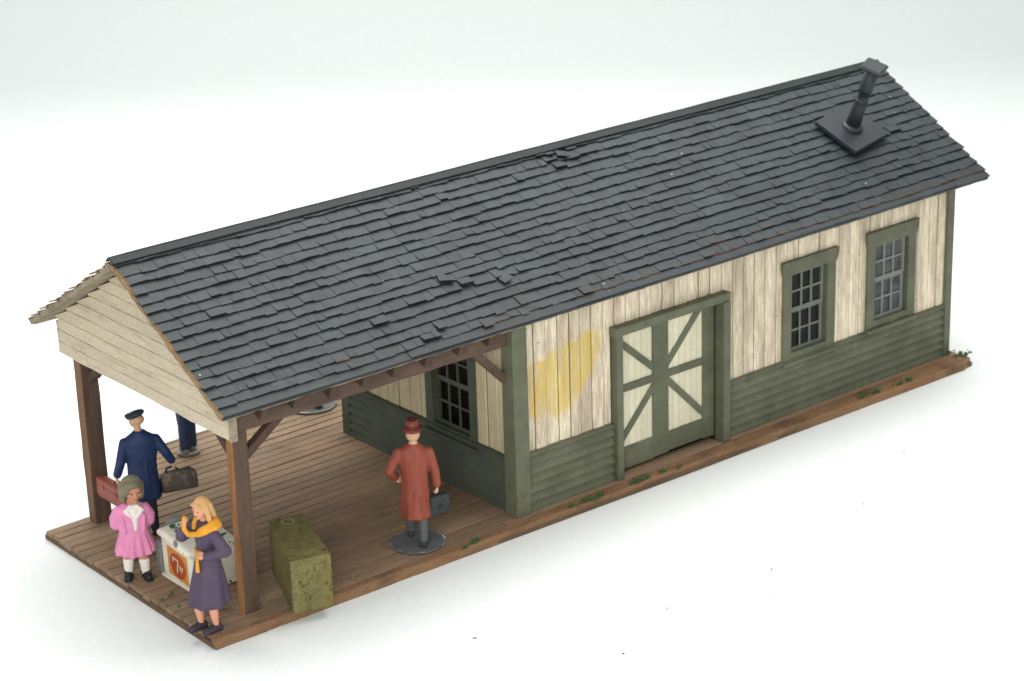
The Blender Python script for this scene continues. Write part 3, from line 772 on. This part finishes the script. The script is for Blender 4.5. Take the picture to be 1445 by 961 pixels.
def man_red():
    F = math.radians(141); t = thing('person', 'person seen from behind in rust red overcoat and hat walking with dark briefcase', 'person', (4.07, -2.06, .005), F)
    sk = skin('#d0a888'); coat = cloth('rust red coat', '#8c4636', var=.2, scale=5, stretch=(2, 2, .5), wear=(lin('#a4553e'), .55, 4, .25, 1)); tr = cloth('grey trousers', '#55575a'); sh = cloth('dark shoe', '#33363a')
    z0 = .035
    disc(t, (0, 0), .43, .43, .035, DISC, RIM)
    hipz = 1.02
    bm = B(); rot = rotz(.06); hc = (0, -.03, 1.83)
    head(bm, hc, .118, rot); cap(bm, (0, .0, 1.55), .062, (0, -.01, 1.76), .06)
    chain(bm, [((0, 0, .95), .12), ((0, 0, 1.3), .12), ((0, 0, 1.52), .12)])
    for s in (-1, 1): cap(bm, (s*.08, 0, 1.53), .07, (s*.2, 0, 1.53), .055)
    chain(bm, [((-.24, 0, 1.54), .05), ((-.315, .02, 1.22), .042), ((-.335, -.03, .96), .035)])
    hand(bm, (-.335, -.03, .95), (-.03, -.05, -1), 1, .085, 1.5, (.9, .0, 0), -1)
    chain(bm, [((.24, 0, 1.54), .05), ((.385, .10, 1.27), .042), ((.29, -.10, 1.08), .035)]); hand(bm, (.29, -.10, 1.08), (-.6, -.5, -.5), -1, .08, .6, (-.6, .6, 0))
    for s, y in ((1, -.20), (-1, .20)): chain(bm, [((s*.09, 0, 1.0), .09), ((s*.10, y*.5-.03, .55), .062), ((s*.105, y, z0+.1), .04)])
    body = blob('body', bm, sk, t, .012, 2)
    bm = B()
    for s, y in ((1, -.20), (-1, .20)): chain(bm, [((s*.09, 0, .98), .105), ((s*.10, y*.5-.02, .55), .078), ((s*.105, y, z0+.12), .072)])
    blob('trousers', bm, tr, t, .014, 2)
    for s, y in ((1, -.20), (-1, .20)):
        bm = B(); shoe(bm, (s*.105, y+.04, z0), (s*.13, y-.15, z0), .058); blob('shoe', bm, sh, t, .011, 1)
    bm = B()
    loft(bm, [(.47, .0, .01, .235, .205, .03), (.50, .0, .01, .24, .21, .035), (.75, 0, .01, .225, .185, .025), (1.0, 0, 0, .212, .16, .012), (1.2, 0, 0, .215, .15, .006), (1.42, 0, 0, .255, .148), (1.54, 0, 0, .262, .135), (1.61, 0, -.005, .215, .115), (1.66, 0, -.01, .125, .092), (1.69, 0, -.01, .09, .08)], fold=1, k=7, ph=.6)
    chain(bm, [((-.235, 0, 1.545), .08), ((-.315, .02, 1.23), .072), ((-.335, -.02, .99), .066)])
    chain(bm, [((.235, 0, 1.545), .08), ((.385, .10, 1.27), .075), ((.31, -.08, 1.10), .068)])
    cap(bm, (0, .205, .50), .018, (0, .17, .95), .012); cap(bm, (.04, .21, .48), .016, (.03, .18, .8), .01)
    blob('coat', bm, coat, t, .013, 2)
    bm = B(); loft(bm, [(1.655, 0, -.015, .09, .085), (1.70, 0, -.012, .078, .072)]); blob('collar', bm, cloth('pale collar', '#d2b596'), t, .012, 1)
    bm = B(); n = 36
    rings(bm, [[((.165+.0)*k*math.cos(2*math.pi*i/n), -.02+.18*k*math.sin(2*math.pi*i/n), z+dz*(abs(math.cos(2*math.pi*i/n))**2)) for i in range(n)] for k, z, dz in ((.6, 1.93, 0), (.98, 1.905, .018), (1, 1.918, .018), (.70, 1.940, 0), (.64, 1.98, 0), (.57, 2.05, 0), (.50, 2.08, .012), (.3, 2.055, .01))])
    h = obj('hat', bm, cloth('rust red hat', '#7c3c31', var=.15), t, True, True)
    bm = B(); rings(bm, [[(.165*k*math.cos(2*math.pi*i/n), -.02+.18*k*math.sin(2*math.pi*i/n), z) for i in range(n)] for k, z in ((.66, 1.948), (.715, 1.948), (.685, 1.99), (.6, 1.99))]); obj('hat_band', bm, cloth('hat band', '#5e2820'), h, True, True)
    bm = B()
    ell(bm, (0, .025, 1.84), (.108, .105, .105)); blob('hair', bm, cloth('pale hair', '#c9a282'), t, .01, 2)
    return t, Matrix.Translation((4.07, -2.06, .005)) @ Matrix.Rotation(F, 4, 'Z')
t, MT = man_red()
def briefcase():
    p = MT @ Vector((-.345, -.035, .845))
    b = thing('briefcase', 'dark slate flap briefcase held in the right hand of the person in red', 'briefcase', tuple(p), math.radians(-8))
    m = cloth('slate leather', '#34393c', var=.2, wear=(lin('#7a7568'), .68, 7, .06)); dk = cloth('dark leather', '#22272c')
    bm = B(); prism(bm, [(-.17, -.06, -.36), (.17, -.06, -.36), (.165, -.05, -.06), (-.165, -.05, -.06)], (0, .12, 0)); obj('case_body', bm, m, b, local=True, bevel=.02)
    bm = B(); hexa(bm, [(-.168, -.078, -.21), (.168, -.078, -.21), (.168, -.055, -.20), (-.168, -.055, -.20), (-.162, -.066, -.045), (.162, -.066, -.045), (.162, .07, -.045), (-.162, .07, -.045)]); obj('flap', bm, m, b, local=True, bevel=.01)
    bm = B(); pts = [Vector((-.06, 0, -.05)), Vector((-.05, 0, -.01)), Vector((.0, 0, .012)), Vector((.05, 0, -.01)), Vector((.06, 0, -.05))]
    for p, q in zip(pts, pts[1:]): cap(bm, p, .012, q, .012, 8)
    obj('handle', bm, dk, b, True, True)
    bm = B(); box(bm, -.02, .02, -.088, -.07, -.25, -.18); obj('clasp', bm, dk, b, local=True)
briefcase()

def man_blue():
    loc = (1.18, 1.22, .005); F = math.radians(158); t = thing('person', 'person seen from behind in navy coat and flat cap carrying two cases', 'person', loc, F)
    sk = skin('#c79c7c'); coat = cloth('navy coat', '#1b2f55', var=.22, wear=(lin('#2d4878'), .66, 8, .12)); tr = cloth('black trousers', '#22262e'); sh = cloth('black shoe', '#26282c')
    hc = (0.03, -.05, 1.90); rot = rotz(.85)
    bm = B(); head(bm, hc, .118, rot); cap(bm, (0, .0, 1.58), .066, (0.02, -.03, 1.82), .06)
    chain(bm, [((0, 0, .95), .12), ((0, 0, 1.3), .12), ((0, 0, 1.54), .12)])
    for s in (-1, 1): cap(bm, (s*.08, 0, 1.56), .07, (s*.22, 0, 1.56), .055)
    LH = (.40, -.06, .98); RH = (-.47, .03, 1.14)
    chain(bm, [((.25, 0, 1.55), .05), ((.33, .03, 1.25), .042), ((.39, -.05, 1.0), .035)]); hand(bm, LH, (.15, -.1, -1), 1, .085, 1.5, (-1, 0, 0))
    chain(bm, [((-.25, 0, 1.55), .05), ((-.37, .06, 1.33), .042), (RH, .035)]); hand(bm, RH, (-.35, -.05, -1), 1, .085, 1.5, (1, 0, 0), -1)
    for s, y in ((1, -.12), (-1, .12)): chain(bm, [((s*.09, 0, 1.0), .09), ((s*.10, y*.5-.02, .55), .062), ((s*.10, y, .1), .04)])
    blob('body', bm, sk, t, .012, 2)
    bm = B()
    for s, y in ((1, -.12), (-1, .12)): chain(bm, [((s*.09, 0, .98), .105), ((s*.10, y*.5-.02, .55), .075), ((s*.10, y, .12), .07)])
    blob('trousers', bm, tr, t, .014, 2)
    for s, y in ((1, -.12), (-1, .12)):
        bm = B(); shoe(bm, (s*.10, y+.05, .0), (s*.12, y-.15, .0), .06); blob('shoe', bm, sh, t, .011, 1)
    bm = B()
    loft(bm, [(.62, .0, .03, .275, .235, .03), (.65, .0, .03, .28, .24, .035), (.85, 0, .02, .255, .21, .025), (1.05, 0, .01, .235, .18, .012), (1.2, 0, 0, .235, .165, .006), (1.42, 0, 0, .265, .16), (1.56, 0, 0, .275, .145), (1.64, 0, -.005, .225, .12), (1.70, 0, -.01, .13, .095), (1.74, 0, -.01, .088, .082)], fold=1, k=6, ph=.2)
    chain(bm, [((.245, 0, 1.56), .085), ((.335, .03, 1.25), .078), ((.39, -.05, 1.03), .07)])
    chain(bm, [((-.245, 0, 1.56), .085), ((-.375, .06, 1.34), .078), ((-.46, .03, 1.18), .07)])
    cap(bm, (-.06, .24, .66), .014, (-.05, .16, 1.3), .010)
    blob('coat', bm, coat, t, .013, 2)
    # flat cap
    T = Matrix.Translation(hc) @ rot.to_4x4()
    bm = B(); ell(bm, T @ Vector((0, -.005, .095)), (.14, .175, .062), rot @ Matrix.Rotation(.42, 3, 'X')); ell(bm, T @ Vector((0, -.10, .08)), (.09, .095, .028), rot @ Matrix.Rotation(.3, 3, 'X'))
    blob('flat_cap', bm, cloth('dark blue grey cap', '#27323f'), t, .011, 2)
    bm = B(); ell(bm, T @ Vector((0, .045, .02)), (.104, .10, .085), rot); blob('hair', bm, cloth('sandy hair', '#bd9a78'), t, .011, 2)
    MM = Matrix.Translation(loc) @ Matrix.Rotation(F, 4, 'Z')
    return MM @ (Vector(LH)+Vector((.01, -.01, -.10))), MM @ (Vector(RH)+Vector((.03, -.01, -.10)))
LP, RP = man_blue()
def suitcase():
    b = thing('suitcase', 'rust red hard suitcase held in the left hand of the navy coated person', 'suitcase', tuple(LP), math.radians(-90))
    m = cloth('red brown leather', '#8e4636', var=.12, rough=.45, wear=(lin('#c0683c'), .69, 4, .1)); dk = cloth('dark handle', '#5a3428')
    bm = B(); box(bm, -.56, .30, -.085, .085, -.38, -.035); o = obj('case_body', bm, m, b, local=True, bevel=.045)
    bm = B()
    for z in (-.15,): box(bm, -.563, .303, -.089, .089, z-.004, z+.004)
    for x, y in ((-.3, -.088), (.1, -.088)): box(bm, x-.025, x+.025, y-.006, y+.01, -.19, -.12)
    obj('lock_band', bm, cloth('case seam', '#7a3a2c'), b, local=True, bevel=.003)
    bm = B(); pts = [Vector((-.08, 0, -.045)), Vector((-.06, 0, -.005)), Vector((0, 0, .005)), Vector((.06, 0, -.005)), Vector((.08, 0, -.045))]
    for p, q in zip(pts, pts[1:]): cap(bm, p, .014, q, .014, 8)
    obj('handle', bm, dk, b, True, True)
def bag():
    b = thing('travel_bag', 'dark scuffed doctor style travel bag in the right hand of the navy coated person', 'bag', tuple(RP), math.radians(-14))
    m = cloth('scuffed dark leather', '#4c463f', var=.2, wear=(lin('#7d705c'), .50, 3.2, .12), wear2=(lin('#26262a'), .58, 5, .1)); dk = cloth('bag handle', '#2b2b2c')
    bm = B(); rr = []
    for x, k in ((-.18, .8), (-.14, .98), (.0, 1), (.24, 1), (.36, .96), (.41, .78)):
        hgt = .335*k; w = .11*k; zb = -.40
        rr.append([(x, -w, zb+.02), (x, w, zb+.02), (x, w*1.05, zb+hgt*.4), (x, w*.7, zb+hgt*.85), (x, .025, zb+hgt*1.02), (x, -.025, zb+hgt*1.02), (x, -w*.7, zb+hgt*.85), (x, -w*1.05, zb+hgt*.4)])
    rings(bm, rr); obj('bag_body', bm, m, b, True, True, bevel=.02)
    bm = B(); box(bm, -.1, .32, -.02, .02, -.068, -.05); obj('clasp_bar', bm, dk, b, local=True, bevel=.006)
    bm = B(); pts = [Vector((-.09, 0, -.06)), Vector((-.07, 0, -.005)), Vector((0, 0, .012)), Vector((.07, 0, -.005)), Vector((.12, 0, -.06))]
    for p, q in zip(pts, pts[1:]): cap(bm, p, .018, q, .018, 8)
    obj('handle', bm, dk, b, True, True)
suitcase(); bag()

def girl():
    loc = (.20, -.10, .005); t = thing('person', 'child with grey brown bob in pink jacket, pleated skirt and white socks', 'person', loc, math.radians(-24))
    sk = skin('#bd8468'); pink = cloth('pink cloth paint', '#d989b0', var=.1, wear=(lin('#8a5a74'), .73, 13, .04)); wt = cloth('white cloth paint', '#e2ded6', var=.06); sh = cloth('black shoe paint', '#1f2124', rough=.4)
    hc = (.03, -.06, 1.49); rot = rotz(.22) @ Matrix.Rotation(.16, 3, 'X')
    bm = B(); head(bm, hc, .172, rot); cap(bm, (0, 0, 1.1), .075, (.01, -.02, 1.36), .07)
    chain(bm, [((0, 0, .5), .13), ((0, 0, .8), .12), ((0, 0, 1.1), .13)])
    for s in (-1, 1):
        cap(bm, (s*.06, 0, 1.14), .07, (s*.17, 0, 1.14), .055)
        chain(bm, [((s*.2, 0, 1.12), .05), ((s*.24, .06, .9), .045), ((s*.10, .22, .78), .036)]); hand(bm, (s*.10, .22, .78), (-s*.9, .1, -.4), 1, .075, .7, (0, -1, -.3))
    for s, y in ((1, -.03), (-1, .05)): chain(bm, [((s*.10, 0, .55), .09), ((s*.115, y, .36), .078), ((s*.12, y, .2), .06), ((s*.12, y, .08), .05)])
    body = blob('body', bm, sk, t, .012, 2); eyes(body, hc, .172, rot, EYE, LIP)
    for s, y in ((1, -.03), (-1, .05)):
        bm = B(); chain(bm, [((s*.115, y, .295), .084), ((s*.12, y, .2), .076), ((s*.12, y, .09), .066)]); blob('sock', bm, wt, t, .012, 1)
        bm = B(); shoe(bm, (s*.12, y+.05, 0), (s*.16, y-.16, 0), .075); cap(bm, (s*.12-.06, y-.02, .12), .02, (s*.12+.06, y-.02, .12), .02); blob('shoe', bm, sh, t, .011, 2)
    bm = B()
    loft(bm, [(.45, 0, 0, .295, .265, .07), (.48, 0, 0, .30, .27, .075), (.62, 0, 0, .265, .235, .055), (.76, 0, 0, .225, .19, .02), (.86, 0, 0, .20, .165, .0)], fold=1, k=13, n=72); blob('skirt', bm, pink, t, .012, 1)
    bm = B()
    loft(bm, [(.80, 0, .0, .215, .175), (.84, 0, 0, .222, .18), (.98, 0, 0, .215, .17), (1.12, 0, 0, .225, .16), (1.20, 0, 0, .20, .14), (1.26, 0, 0, .12, .10)])
    for s in (-1, 1): chain(bm, [((s*.19, 0, 1.14), .09), ((s*.245, .03, 1.02), .10), ((s*.255, .07, .9), .085), ((s*.14, .2, .80), .07)])
    for s in (-1, 1): cap(bm, (s*.14, -.155, .84), .028, (s*.165, -.14, 1.08), .026)
    blob('jacket', bm, pink, t, .012, 2)
    bm = B(); loft(bm, [(.86, .02, -.085, .045, .105), (.98, .02, -.088, .06, .098), (1.10, .02, -.08, .085, .098), (1.20, .02, -.05, .12, .105), (1.26, .02, -.03, .09, .085)])
    for s in (-1, 1): cap(bm, (.02+s*.05, -.12, 1.25), .024, (.02+s*.125, -.125, 1.17), .032); cap(bm, (.02+s*.125, -.125, 1.17), .032, (.02+s*.05, -.175, 1.09), .018)
    blob('blouse', bm, wt, t, .012, 1)
    # bob of hair
    T = Matrix.Translation(hc) @ rot.to_4x4(); r = .172
    bm = B(); ell(bm, T @ Vector((0, r*.24, r*.20)), (r*1.02, r*1.03, r*1.03), rot)
    for s in (-1, 1): chain(bm, [(T @ Vector((s*r*.78, r*.12, r*.3)), r*.33), (T @ Vector((s*r*.86, r*.08, -r*.35)), r*.28), (T @ Vector((s*r*.82, r*.1, -r*.92)), r*.25)])
    for a in (-.6, -.2, .2, .6): chain(bm, [(T @ Vector((a*r, r*.7, r*.1)), r*.48), (T @ Vector((a*r, r*.74, -r*.9)), r*.40)])
    ell(bm, T @ Vector((-r*.2, -r*.42, r*.70)), (r*.74, r*.44, r*.34), rot)
    ell(bm, T @ Vector((-r*.64, -r*.42, r*.26)), (r*.26, r*.34, r*.46), rot)
    blob('hair', bm, cloth('grey brown hair', '#75705c', var=.16, scale=9), t, .012, 2)
girl()

def woman():
    loc = (.16, -2.28, .005); t = thing('person', 'blonde person in plum coat with yellow scarf and belt by the front post', 'person', loc, math.radians(-92))
    sk = skin('#d99c80'); coat = cloth('plum coat paint', '#4e4256', var=.12, scale=6); ye = cloth('yellow scarf paint', '#d9972a', var=.12); sh = cloth('plum shoe paint', '#3c333c')
    hc = (0.03, -.06, 1.86); rot = rotz(.25) @ Matrix.Rotation(.22, 3, 'X'); r = .125
    bm = B(); head(bm, hc, r, rot); cap(bm, (0, 0, 1.5), .06, (0, -.02, 1.78), .055)
    chain(bm, [((0, 0, .9), .12), ((0, 0, 1.25), .105), ((0, 0, 1.5), .11)])
    for s in (-1, 1): cap(bm, (s*.08, 0, 1.53), .06, (s*.18, 0, 1.53), .05)
    chain(bm, [((.2, 0, 1.5), .045), ((.33, .10, 1.26), .04), ((.19, -.15, 1.22), .032)]); hand(bm, (.19, -.15, 1.22), (-.85, -.35, .05), 1, .08, .5, (0, .6, -.6))
    RH = (-.09, -.28, 1.60)
    chain(bm, [((-.2, 0, 1.5), .045), ((-.24, -.24, 1.40), .04), (RH, .032)]); hand(bm, RH, (.1, .03, 1), 1, .085, .8, (.3, 1, 0))
    for x, y in ((.10, -.04), (-.10, -.16)): chain(bm, [((x*.9, 0, .9), .09), ((x, y*.6, .5), .068), ((x, y+.01, .3), .066), ((x, y+.03, .10), .042)])
    # stance: left foot nearer the camera
    body = blob('body', bm, sk, t, .012, 2); eyes(body, hc, r, rot, EYE, LIP)
    for x, y in ((.10, -.04), (-.10, -.16)):
        bm = B(); shoe(bm, (x, y+.07, 0), (x+.02, y-.17, 0), .06); cap(bm, (x-.04, y-.01, .085), .022, (x+.04, y-.01, .085), .022); blob('shoe', bm, sh, t, .011, 2)
    bm = B()
    loft(bm, [(.41, 0, -.03, .27, .29, .055), (.45, 0, -.03, .278, .30, .06), (.70, 0, -.02, .245, .26, .05), (.95, 0, -.01, .205, .20, .02), (1.18, 0, 0, .17, .145, .006), (1.26, 0, 0, .165, .135), (1.36, 0, 0, .185, .145), (1.5, 0, 0, .215, .14), (1.6, 0, 0, .17, .115), (1.66, 0, 0, .09, .08)], fold=1, k=7, ph=1.2, n=60)
    chain(bm, [((.2, 0, 1.51), .085), ((.335, .10, 1.27), .088), ((.22, -.12, 1.225), .07)])
    chain(bm, [((-.2, 0, 1.51), .085), ((-.245, -.24, 1.40), .088), ((-.12, -.275, 1.54), .066)])
    blob('coat', bm, coat, t, .013, 2)
    # scarf round the neck, one end gathered to the chin
    bm = B(); pts = []
    for i in range(13):
        a = math.radians(-60+300*i/12); pts.append((Vector((.02+.155*math.cos(a), -.01+.15*math.sin(a), 1.62+.03*math.cos(a*2)-.05*math.sin(a)*-1)), .042+.008*math.sin(i*2.)))
    chain(bm, pts)
    chain(bm, [((.20, -.02, 1.58), .048), ((.12, -.16, 1.53), .042), ((-.03, -.25, 1.50), .038), ((-.075, -.285, 1.58), .036), ((-.07, -.27, 1.74), .034)])
    chain(bm, [((.20, .03, 1.60), .06), ((.16, .11, 1.60), .06), ((.02, .15, 1.62), .055)])
    blob('scarf', bm, ye, t, .012, 2)
    bm = B(); n = 30
    rings(bm, [[((.172+d)*math.cos(2*math.pi*i/n), -.0+(.147+d)*math.sin(2*math.pi*i/n), z) for i in range(n)] for d, z in ((-.02, 1.165), (.016, 1.165), (.018, 1.19), (.014, 1.235), (-.02, 1.235))])
    cap(bm, (.0, -.16, 1.20), .036, (.03, -.165, 1.19), .034); chain(bm, [((.01, -.165, 1.19), .022), ((.06, -.20, 1.08), .026), ((.085, -.215, .98), .032)])
    blob('belt', bm, ye, t, .011, 1)
    T = Matrix.Translation(hc) @ rot.to_4x4()
    bm = B(); ell(bm, T @ Vector((0, r*.24, r*.26)), (r*.98, r*1.02, r*.98), rot)
    for s in (-1, 1): chain(bm, [(T @ Vector((s*r*.74, r*.1, r*.3)), r*.36), (T @ Vector((s*r*.84, r*.05, -r*.4)), r*.33), (T @ Vector((s*r*.92, r*.0, -r*1.25)), r*.31), (T @ Vector((s*r*.92, -r*.05, -r*1.95)), r*.22)])
    for a in (-.55, 0, .55): chain(bm, [(T @ Vector((a*r, r*.7, r*.1)), r*.46), (T @ Vector((a*r, r*.85, -r*.8)), r*.42), (T @ Vector((a*r, r*.98, -r*1.5)), r*.38), (T @ Vector((a*r, r*1.1, -r*2.1)), r*.26)])
    chain(bm, [(T @ Vector((-r*.5, -r*.6, r*.68)), r*.22), (T @ Vector((r*.5, -r*.6, r*.68)), r*.22)])
    blob('hair', bm, cloth('blonde hair', '#c99e68', var=.16, scale=10, stretch=(2.5, 2.5, .6)), t, .011, 2)
woman()
[o for o in COL.objects if o.get('label', '').startswith('blonde')][0].scale = (1.045,)*3

def back_person(loc, F, label, suit, disc_r, step, shoecol='#23262b', lx=1., rr=1.):
    t = thing('person', label, 'person', loc, F)
    sk = skin('#c79c7c'); st = cloth('dark suit paint', suit, wear=(lin('#4a5872'), .68, 8, .1)); sh = cloth('shoe paint', shoecol); z0 = .04
    if disc_r: disc(t, (0, 0), disc_r, disc_r, .04, DISC, RIM)
    hc = (0, -.04, 1.80); rot = rotz(0)
    bm = B(); head(bm, hc, .115, rot); cap(bm, (0, 0, 1.5), .06, (0, -.02, 1.74), .055); chain(bm, [((0, 0, .95), .12), ((0, 0, 1.3), .12), ((0, 0, 1.5), .12)])
    for s in (-1, 1):
        cap(bm, (s*.08, 0, 1.52), .07, (s*.2, 0, 1.52), .055); chain(bm, [((s*.24, 0, 1.5), .05), ((s*.29, .02, 1.24), .042), ((s*.17, -.2, 1.24), .035)]); hand(bm, (s*.17, -.2, 1.24), (-s*.8, -.2, .1), 1, .085, .6, (0, 1, -.2), s)
        chain(bm, [((s*.09, 0, 1.0), .09), ((s*.10, s*step*.5, .55), .062), ((s*.11, s*step, .12), .04)])
    b = blob('body', bm, sk, t, .013, 2); eyes(b, hc, .115, rot, EYE, LIP)
    bm = B()
    for s in (-1, 1): chain(bm, [((s*.085, 0, .98), .115), ((s*.10*lx, s*step*.5-.01, .55), .09*rr), ((s*.11*lx, s*step, z0+.12), .085*rr)])
    blob('trousers', bm, st, t, .014, 2)
    for s in (-1, 1):
        bm = B(); shoe(bm, (s*.11*lx, s*step+.05, z0), (s*.14*lx, s*step-.17, z0), .062); blob('shoe', bm, sh, t, .012, 1)
    bm = B(); loft(bm, [(.86, 0, 0, .22, .17, .01), (1.1, 0, 0, .20, .15), (1.4, 0, 0, .25, .15), (1.53, 0, 0, .255, .135), (1.6, 0, 0, .2, .11), (1.66, 0, 0, .1, .08)])
    for s in (-1, 1): chain(bm, [((s*.235, 0, 1.52), .08), ((s*.29, .02, 1.25), .07), ((s*.20, -.17, 1.24), .062)])
    blob('jacket', bm, st, t, .014, 2)
    bm = B(); ell(bm, (0, .0, 1.845), (.108, .118, .085)); ell(bm, (0, .05, 1.80), (.105, .085, .10)); blob('hair', bm, cloth('brown hair', '#4a3626'), t, .012, 2)
    return t
back_person((3.33, 3.43, .005), math.radians(160), 'person whose dark blue trouser legs show under the gable at the back platform edge', '#283756', 0, .05, '#74756f', .62, 1.12)
d = [o for o in COL.objects if o.parent is None and o.name.startswith('person')][-1]
disc(d, (.0, -.02), .19, .17, .055, paint('pale grey base paint', lin('#7f807a'), .6, .15, 5, bump=.15), RIM)
back_person((6.12, 3.78, .005), math.radians(20), 'person on a round grey disc behind the porch, only the feet showing under the eave', '#272c33', .46, .14)

# ------------------------------------------------------------------ flock and dust
def flock():
    m1 = paint('green flock', lin('#2f5a30'), .9, .3, 20, fine=.3, bump=.3)
    bm = B()
    def clump(x, y, z, s, n):
        for _ in range(n):
            a, q = R(0, 6.283), abs(random.gauss(0, s)); p = Vector((x+math.cos(a)*q*1.5, y+math.sin(a)*q*.6, z+R(0, s*.8)))
            r = R(.010, .024)
            bmesh.ops.create_icosphere(bm, subdivisions=1, radius=r, matrix=Matrix.Translation(p) @ Matrix.Diagonal((R(.6, 1.5), R(.6, 1.5), R(.5, 1.2), 1)))
    for x, y, s, n in ((4.70, -2.66, .06, 34), (4.5, -2.70, .03, 8), (6.72, -2.68, .04, 14), (6.98, -2.69, .05, 16), (7.28, -2.72, .07, 40), (8.06, -2.70, .045, 16), (8.24, -2.70, .05, 18), (8.7, -2.70, .045, 14), (9.0, -2.72, .03, 6), (13.5, -2.76, .08, 14), (13.85, -2.78, .07, 24), (14.45, -2.80, .06, 20), (14.7, -2.80, .05, 12), (16.2, -2.42, .06, 26), (16.30, -2.62, .07, 40), (16.38, -2.7, .06, 20), (.45, -1.45, .12, 12), (.25, -1.0, .2, 12), (.4, -.3, .1, 6), (.9, -1.35, .1, 8)):
        clump(x, y, .005, s, n)
    for x, y in ((.72, -.66), (1.0, -.5), (.85, -1.05), (1.15, -1.1), (.62, -.9), (1.2, -.7), (.66, -.45), (.95, -.8)):
        clump(x, y, .735+.11*(y+1.21)/.93, .035, 11)
    o = obj('green_flock', bm, m1); o['kind'] = 'stuff'; o['label'] = 'crumbs of green flock along the deck edge'
    bm = B(); k = paint('dust', lin('#3a3a38'), .9, .3, 9, bump=0)
    for x, y, l in ((7.62, -6.25, .05), (2.95, -4.9, .05), (4.2, -6.7, .03), (5.6, -6.1, .02), (10.4, -5.6, .02), (7.0, -6.9, .02), (12.4, -4.7, .03)):
        a = R(0, 3); cap(bm, (x, y, GZ+.008), .008, (x+l*math.cos(a), y+l*math.sin(a), GZ+.012), .006, 6)
    o = obj('lint_specks', bm, k); o['kind'] = 'stuff'; o['label'] = 'dark lint specks on the white paper'
flock()

# ------------------------------------------------------------------ light: photo tent (big soft lamp above, softer one at the left front)
def area(name, loc, target, size, power, col):
    l = bpy.data.lights.new(name, 'AREA'); l.shape = 'RECTANGLE'; l.size, l.size_y = size; l.energy = power; l.color = col
    o = bpy.data.objects.new(name, l); COL.objects.link(o); o.location = loc
    o.rotation_euler = (Vector(target)-Vector(loc)).to_track_quat('-Z', 'Y').to_euler(); return o
area('softbox', (11, 5, 21), (9, 3, 0), (30, 22), 10000, (1, .985, .96))
area('front_softbox', (-17, -25, 13), (6, 0, 1), (14, 12), 5600, (1, .975, .94))
w = bpy.data.worlds.new('World'); S.world = w; w.use_nodes = True
w.node_tree.nodes['Background'].inputs[0].default_value = (.97, .985, 1, 1); w.node_tree.nodes['Background'].inputs[1].default_value = .56
S.view_settings.view_transform = 'Standard'; S.view_settings.look = 'None'; S.view_settings.exposure = 0; S.view_settings.gamma = 1
S.cycles.use_denoising = True
S.cycles.max_bounces = 8
S.render.film_transparent = False
